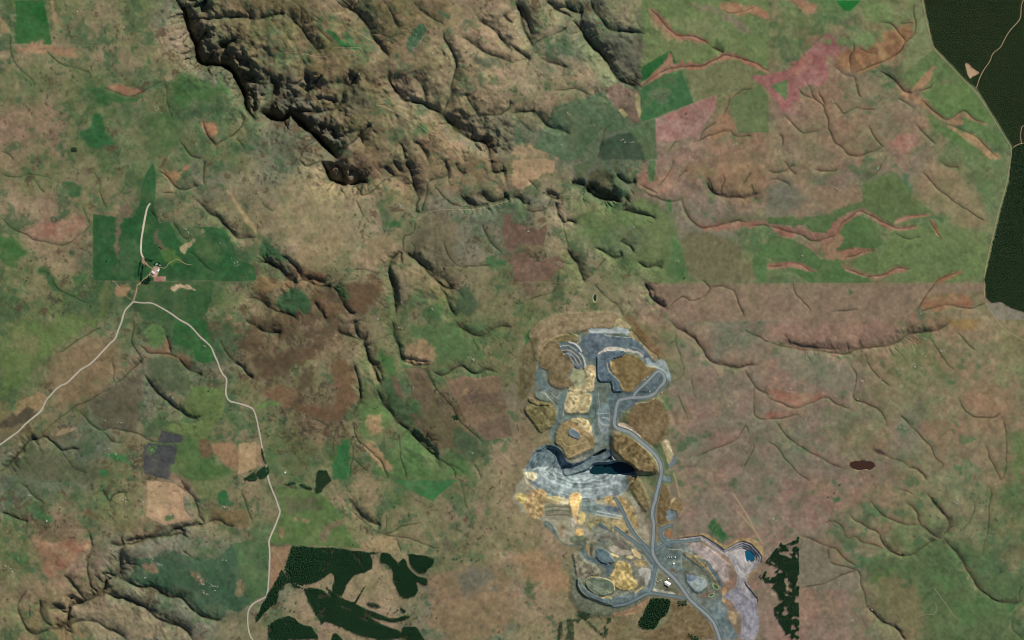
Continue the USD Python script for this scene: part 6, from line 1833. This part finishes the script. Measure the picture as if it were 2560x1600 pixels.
def building(name, sheet, xy, rot, l, w, h, roof, label, doors=1, wins=3, chim=False, category='building'):
    q = pts(sheet, xy)[0]; hl = max(l, w) / U / 2
    a, b, z = place(*q); z = max(height([q[0], q[0] + hl, q[0] - hl, q[0], q[0]], [q[1], q[1], q[1], q[1] + hl, q[1] - hl]).max() - 1.0, z)
    x = UsdGeom.Xform.Define(stage, path(name)); x.AddTranslateOp().Set(Gf.Vec3d(a, b, z)); x.AddRotateZOp().Set(rot); t = x.GetPath().pathString
    info(x.GetPrim(), label, category)
    usdkit.mesh(stage, t + '/wall', box(l, w, h + 1.5, (0, 0, -1.5)), M_WALL)
    rf = usdkit.mesh(stage, t + '/roof', gable(l, w, h, w * .22), ROOFS[roof]).GetPath().pathString
    for i in range(int(l // 3)):                                                  # ridges of the roofing sheet
        pass
    if chim: usdkit.mesh(stage, rf + '/chimney', box(.9, .9, 1.8, (l * .2, 0, h + w * .16)), M_WALL)
    for i in range(doors):
        d = usdkit.mesh(stage, path('door', t), box(3.2 if h > 3.5 else 1.1, .12, min(h - .4, 3.6 if h > 3.5 else 2.1), ((i - (doors - 1) / 2) * 4.6, -w / 2 - .05, 0)), M_DARK).GetPath().pathString
        usdkit.mesh(stage, d + '/handle', box(.1, .08, .3, ((i - (doors - 1) / 2) * 4.6 + .4, -w / 2 - .14, 1.0)), M_WALL)
    for i in range(wins):
        f = usdkit.mesh(stage, path('window', t), box(1.5, .1, 1.1, ((i - (wins - 1) / 2) * l / (wins + .5), w / 2 + .05, 1.1)), M_WALL).GetPath().pathString
        usdkit.mesh(stage, f + '/pane', box(1.3, .06, .9, ((i - (wins - 1) / 2) * l / (wins + .5), w / 2 + .12, 1.2)), M_DARK)
building('shed', 'F', '115 84', 58, 17, 9, 4.2, 'white', 'bright white roofed shed on the right side of the farmyard', 2, 2)
building('woolshed', 'F', '95 94', -40, 20, 15, 5, 'pink', 'large pinkish roofed woolshed at the lower end of the farmyard', 2, 3)
building('shed', 'F', '102 88', 58, 16, 9, 4.5, 'grey', 'pale grey roofed shed attached to the side of the pinkish woolshed', 1, 3)
building('farmhouse', 'F', '109 61', 20, 16, 10, 3.2, 'grey', 'farmhouse with grey roof among the garden trees', 1, 4, True, 'house')
building('cottage', 'F', '70 62', -50, 15, 9, 3.0, 'red', 'cottage with faded red roof beside the yard track', 1, 3, True, 'house')
building('hut', 'F', '118 77', 58, 7, 5, 3, 'grey', 'small hut north of the bright white shed', 1, 1)
building('stockyard_shed', 'F', '121 65', -30, 9, 6, 3, 'grey', 'low shed on the east side of the garden trees', 1, 1)
building('workshop', 'H', '74 59', -32, 32, 24, 9, 'white', 'large brilliant white roofed workshop in the grey triangle beside the haul road', 4, 5)
building('annex', 'H', '66 54', -32, 13, 10, 6, 'white', 'white annex at the upper left corner of the big workshop', 1, 2)
building('site_office', 'H', '48 46', 36, 16, 5, 3, 'grey', 'long pale site office northwest of the big workshop', 2, 4)
building('site_office', 'H', '77 40.5', -50, 7, 5, 3, 'white', 'small white cabin north of the big workshop', 1, 2)
building('pump_house', 'M8', '64 52', 20, 11, 8, 4, 'white', 'pale plant building in the fenced square of the mine yard', 1, 2)
building('plant_shed', 'M8', '66.5 40', 82, 9, 4, 4, 'white', 'narrow white shed at the end of the parked row in the mine yard', 1, 2)
building('farm_hut', '12', '27.5 144', 70, 9, 6, 3, 'white', 'pale hut in the green scrub west of the dark clump', 1, 1)

# ---------------------------------------------------------------- dump trucks
M_YEL = plain('worn_yellow_paint', (206, 176, 92), .5, .3); M_BODY = plain('pale_truck_tray', (196, 196, 186), .6, .3); M_TYRE = plain('tyre_rubber', (34, 34, 34), .8, .1)
tb = '/World/Looks/dump_truck'; stage.CreateClassPrim(tb)
ch = trimesh.util.concatenate([box(9.5, 3.4, 1.0, (0, 0, 1.6)), box(2.4, 5.2, 1.4, (4.2, 0, 1.5))])
usdkit.mesh(stage, tb + '/chassis', ch, M_YEL)
tv = np.array([(-5.6, -2.9, 4.4), (3.4, -2.9, 5.6), (3.4, 2.9, 5.6), (-5.6, 2.9, 4.4), (-4.0, -2.2, 2.7), (2.2, -2.2, 2.7), (2.2, 2.2, 2.7), (-4.0, 2.2, 2.7)])
tf = np.array([(0, 4, 5), (0, 5, 1), (3, 2, 6), (3, 6, 7), (1, 5, 6), (1, 6, 2), (0, 3, 7), (0, 7, 4), (4, 7, 6), (4, 6, 5)])
usdkit.mesh(stage, tb + '/tray', trimesh.util.concatenate([trimesh.Trimesh(tv, tf, process=False), trimesh.Trimesh(tv + [0, 0, .25], tf[:, ::-1], process=False), box(2.4, 5.6, .3, (4.3, 0, 5.5))]), M_BODY)
usdkit.mesh(stage, tb + '/cab', box(2.0, 1.9, 2.2, (4.2, 1.5, 2.9)), M_YEL)
usdkit.mesh(stage, tb + '/windscreen', box(.1, 1.6, .9, (5.25, 1.5, 3.9)), M_DARK)
for i, (wx, wy, ww) in enumerate(((3.4, 2.3, .9), (3.4, -2.3, .9), (-2.8, 2.0, 1.7), (-2.8, -2.0, 1.7))):
    wh = trimesh.creation.cylinder(1.45, ww, sections=16); wh.apply_transform(trimesh.transformations.rotation_matrix(math.pi / 2, [1, 0, 0])); wh.apply_translation((wx, wy, 1.45))
    usdkit.mesh(stage, tb + '/wheel' + (f'_{i:03d}' if i else ''), wh, M_TYRE)
TRUCKS = '''
M2|139.5 150|60|white tray dump truck alone inside the loop road
M2|162 151.5|30|dump truck on the rubble rim southeast of the loop road
M2|135.5 123|50|upper dump truck on the bank northwest of the loop road
M2|130.5 127.5|50|lower dump truck on the bank northwest of the loop road
M8|52.5 39.5|85|first dump truck from the left in the mine yard row
M8|56 39.5|85|second dump truck from the left in the mine yard row
M8|59.5 39.5|85|last dump truck of the mine yard row beside the narrow white shed
M8|34 86|20|dump truck at the west corner of the grey triangle
M8|24 102|-15|dump truck at the road corner southwest of the grey triangle
'''
for sheet, xy, rot, label in rows(TRUCKS):
    q = pts(sheet, xy)[0]; a, b, z = place(*q, .1)
    x = UsdGeom.Xform.Define(stage, path('dump_truck')); x.AddTranslateOp().Set(Gf.Vec3d(a, b, z)); x.AddRotateZOp().Set(float(rot))
    x.GetPrim().GetReferences().AddInternalReference(tb); x.GetPrim().SetInstanceable(True)
    info(x.GetPrim(), label, 'truck', 'dump trucks parked about the mine')
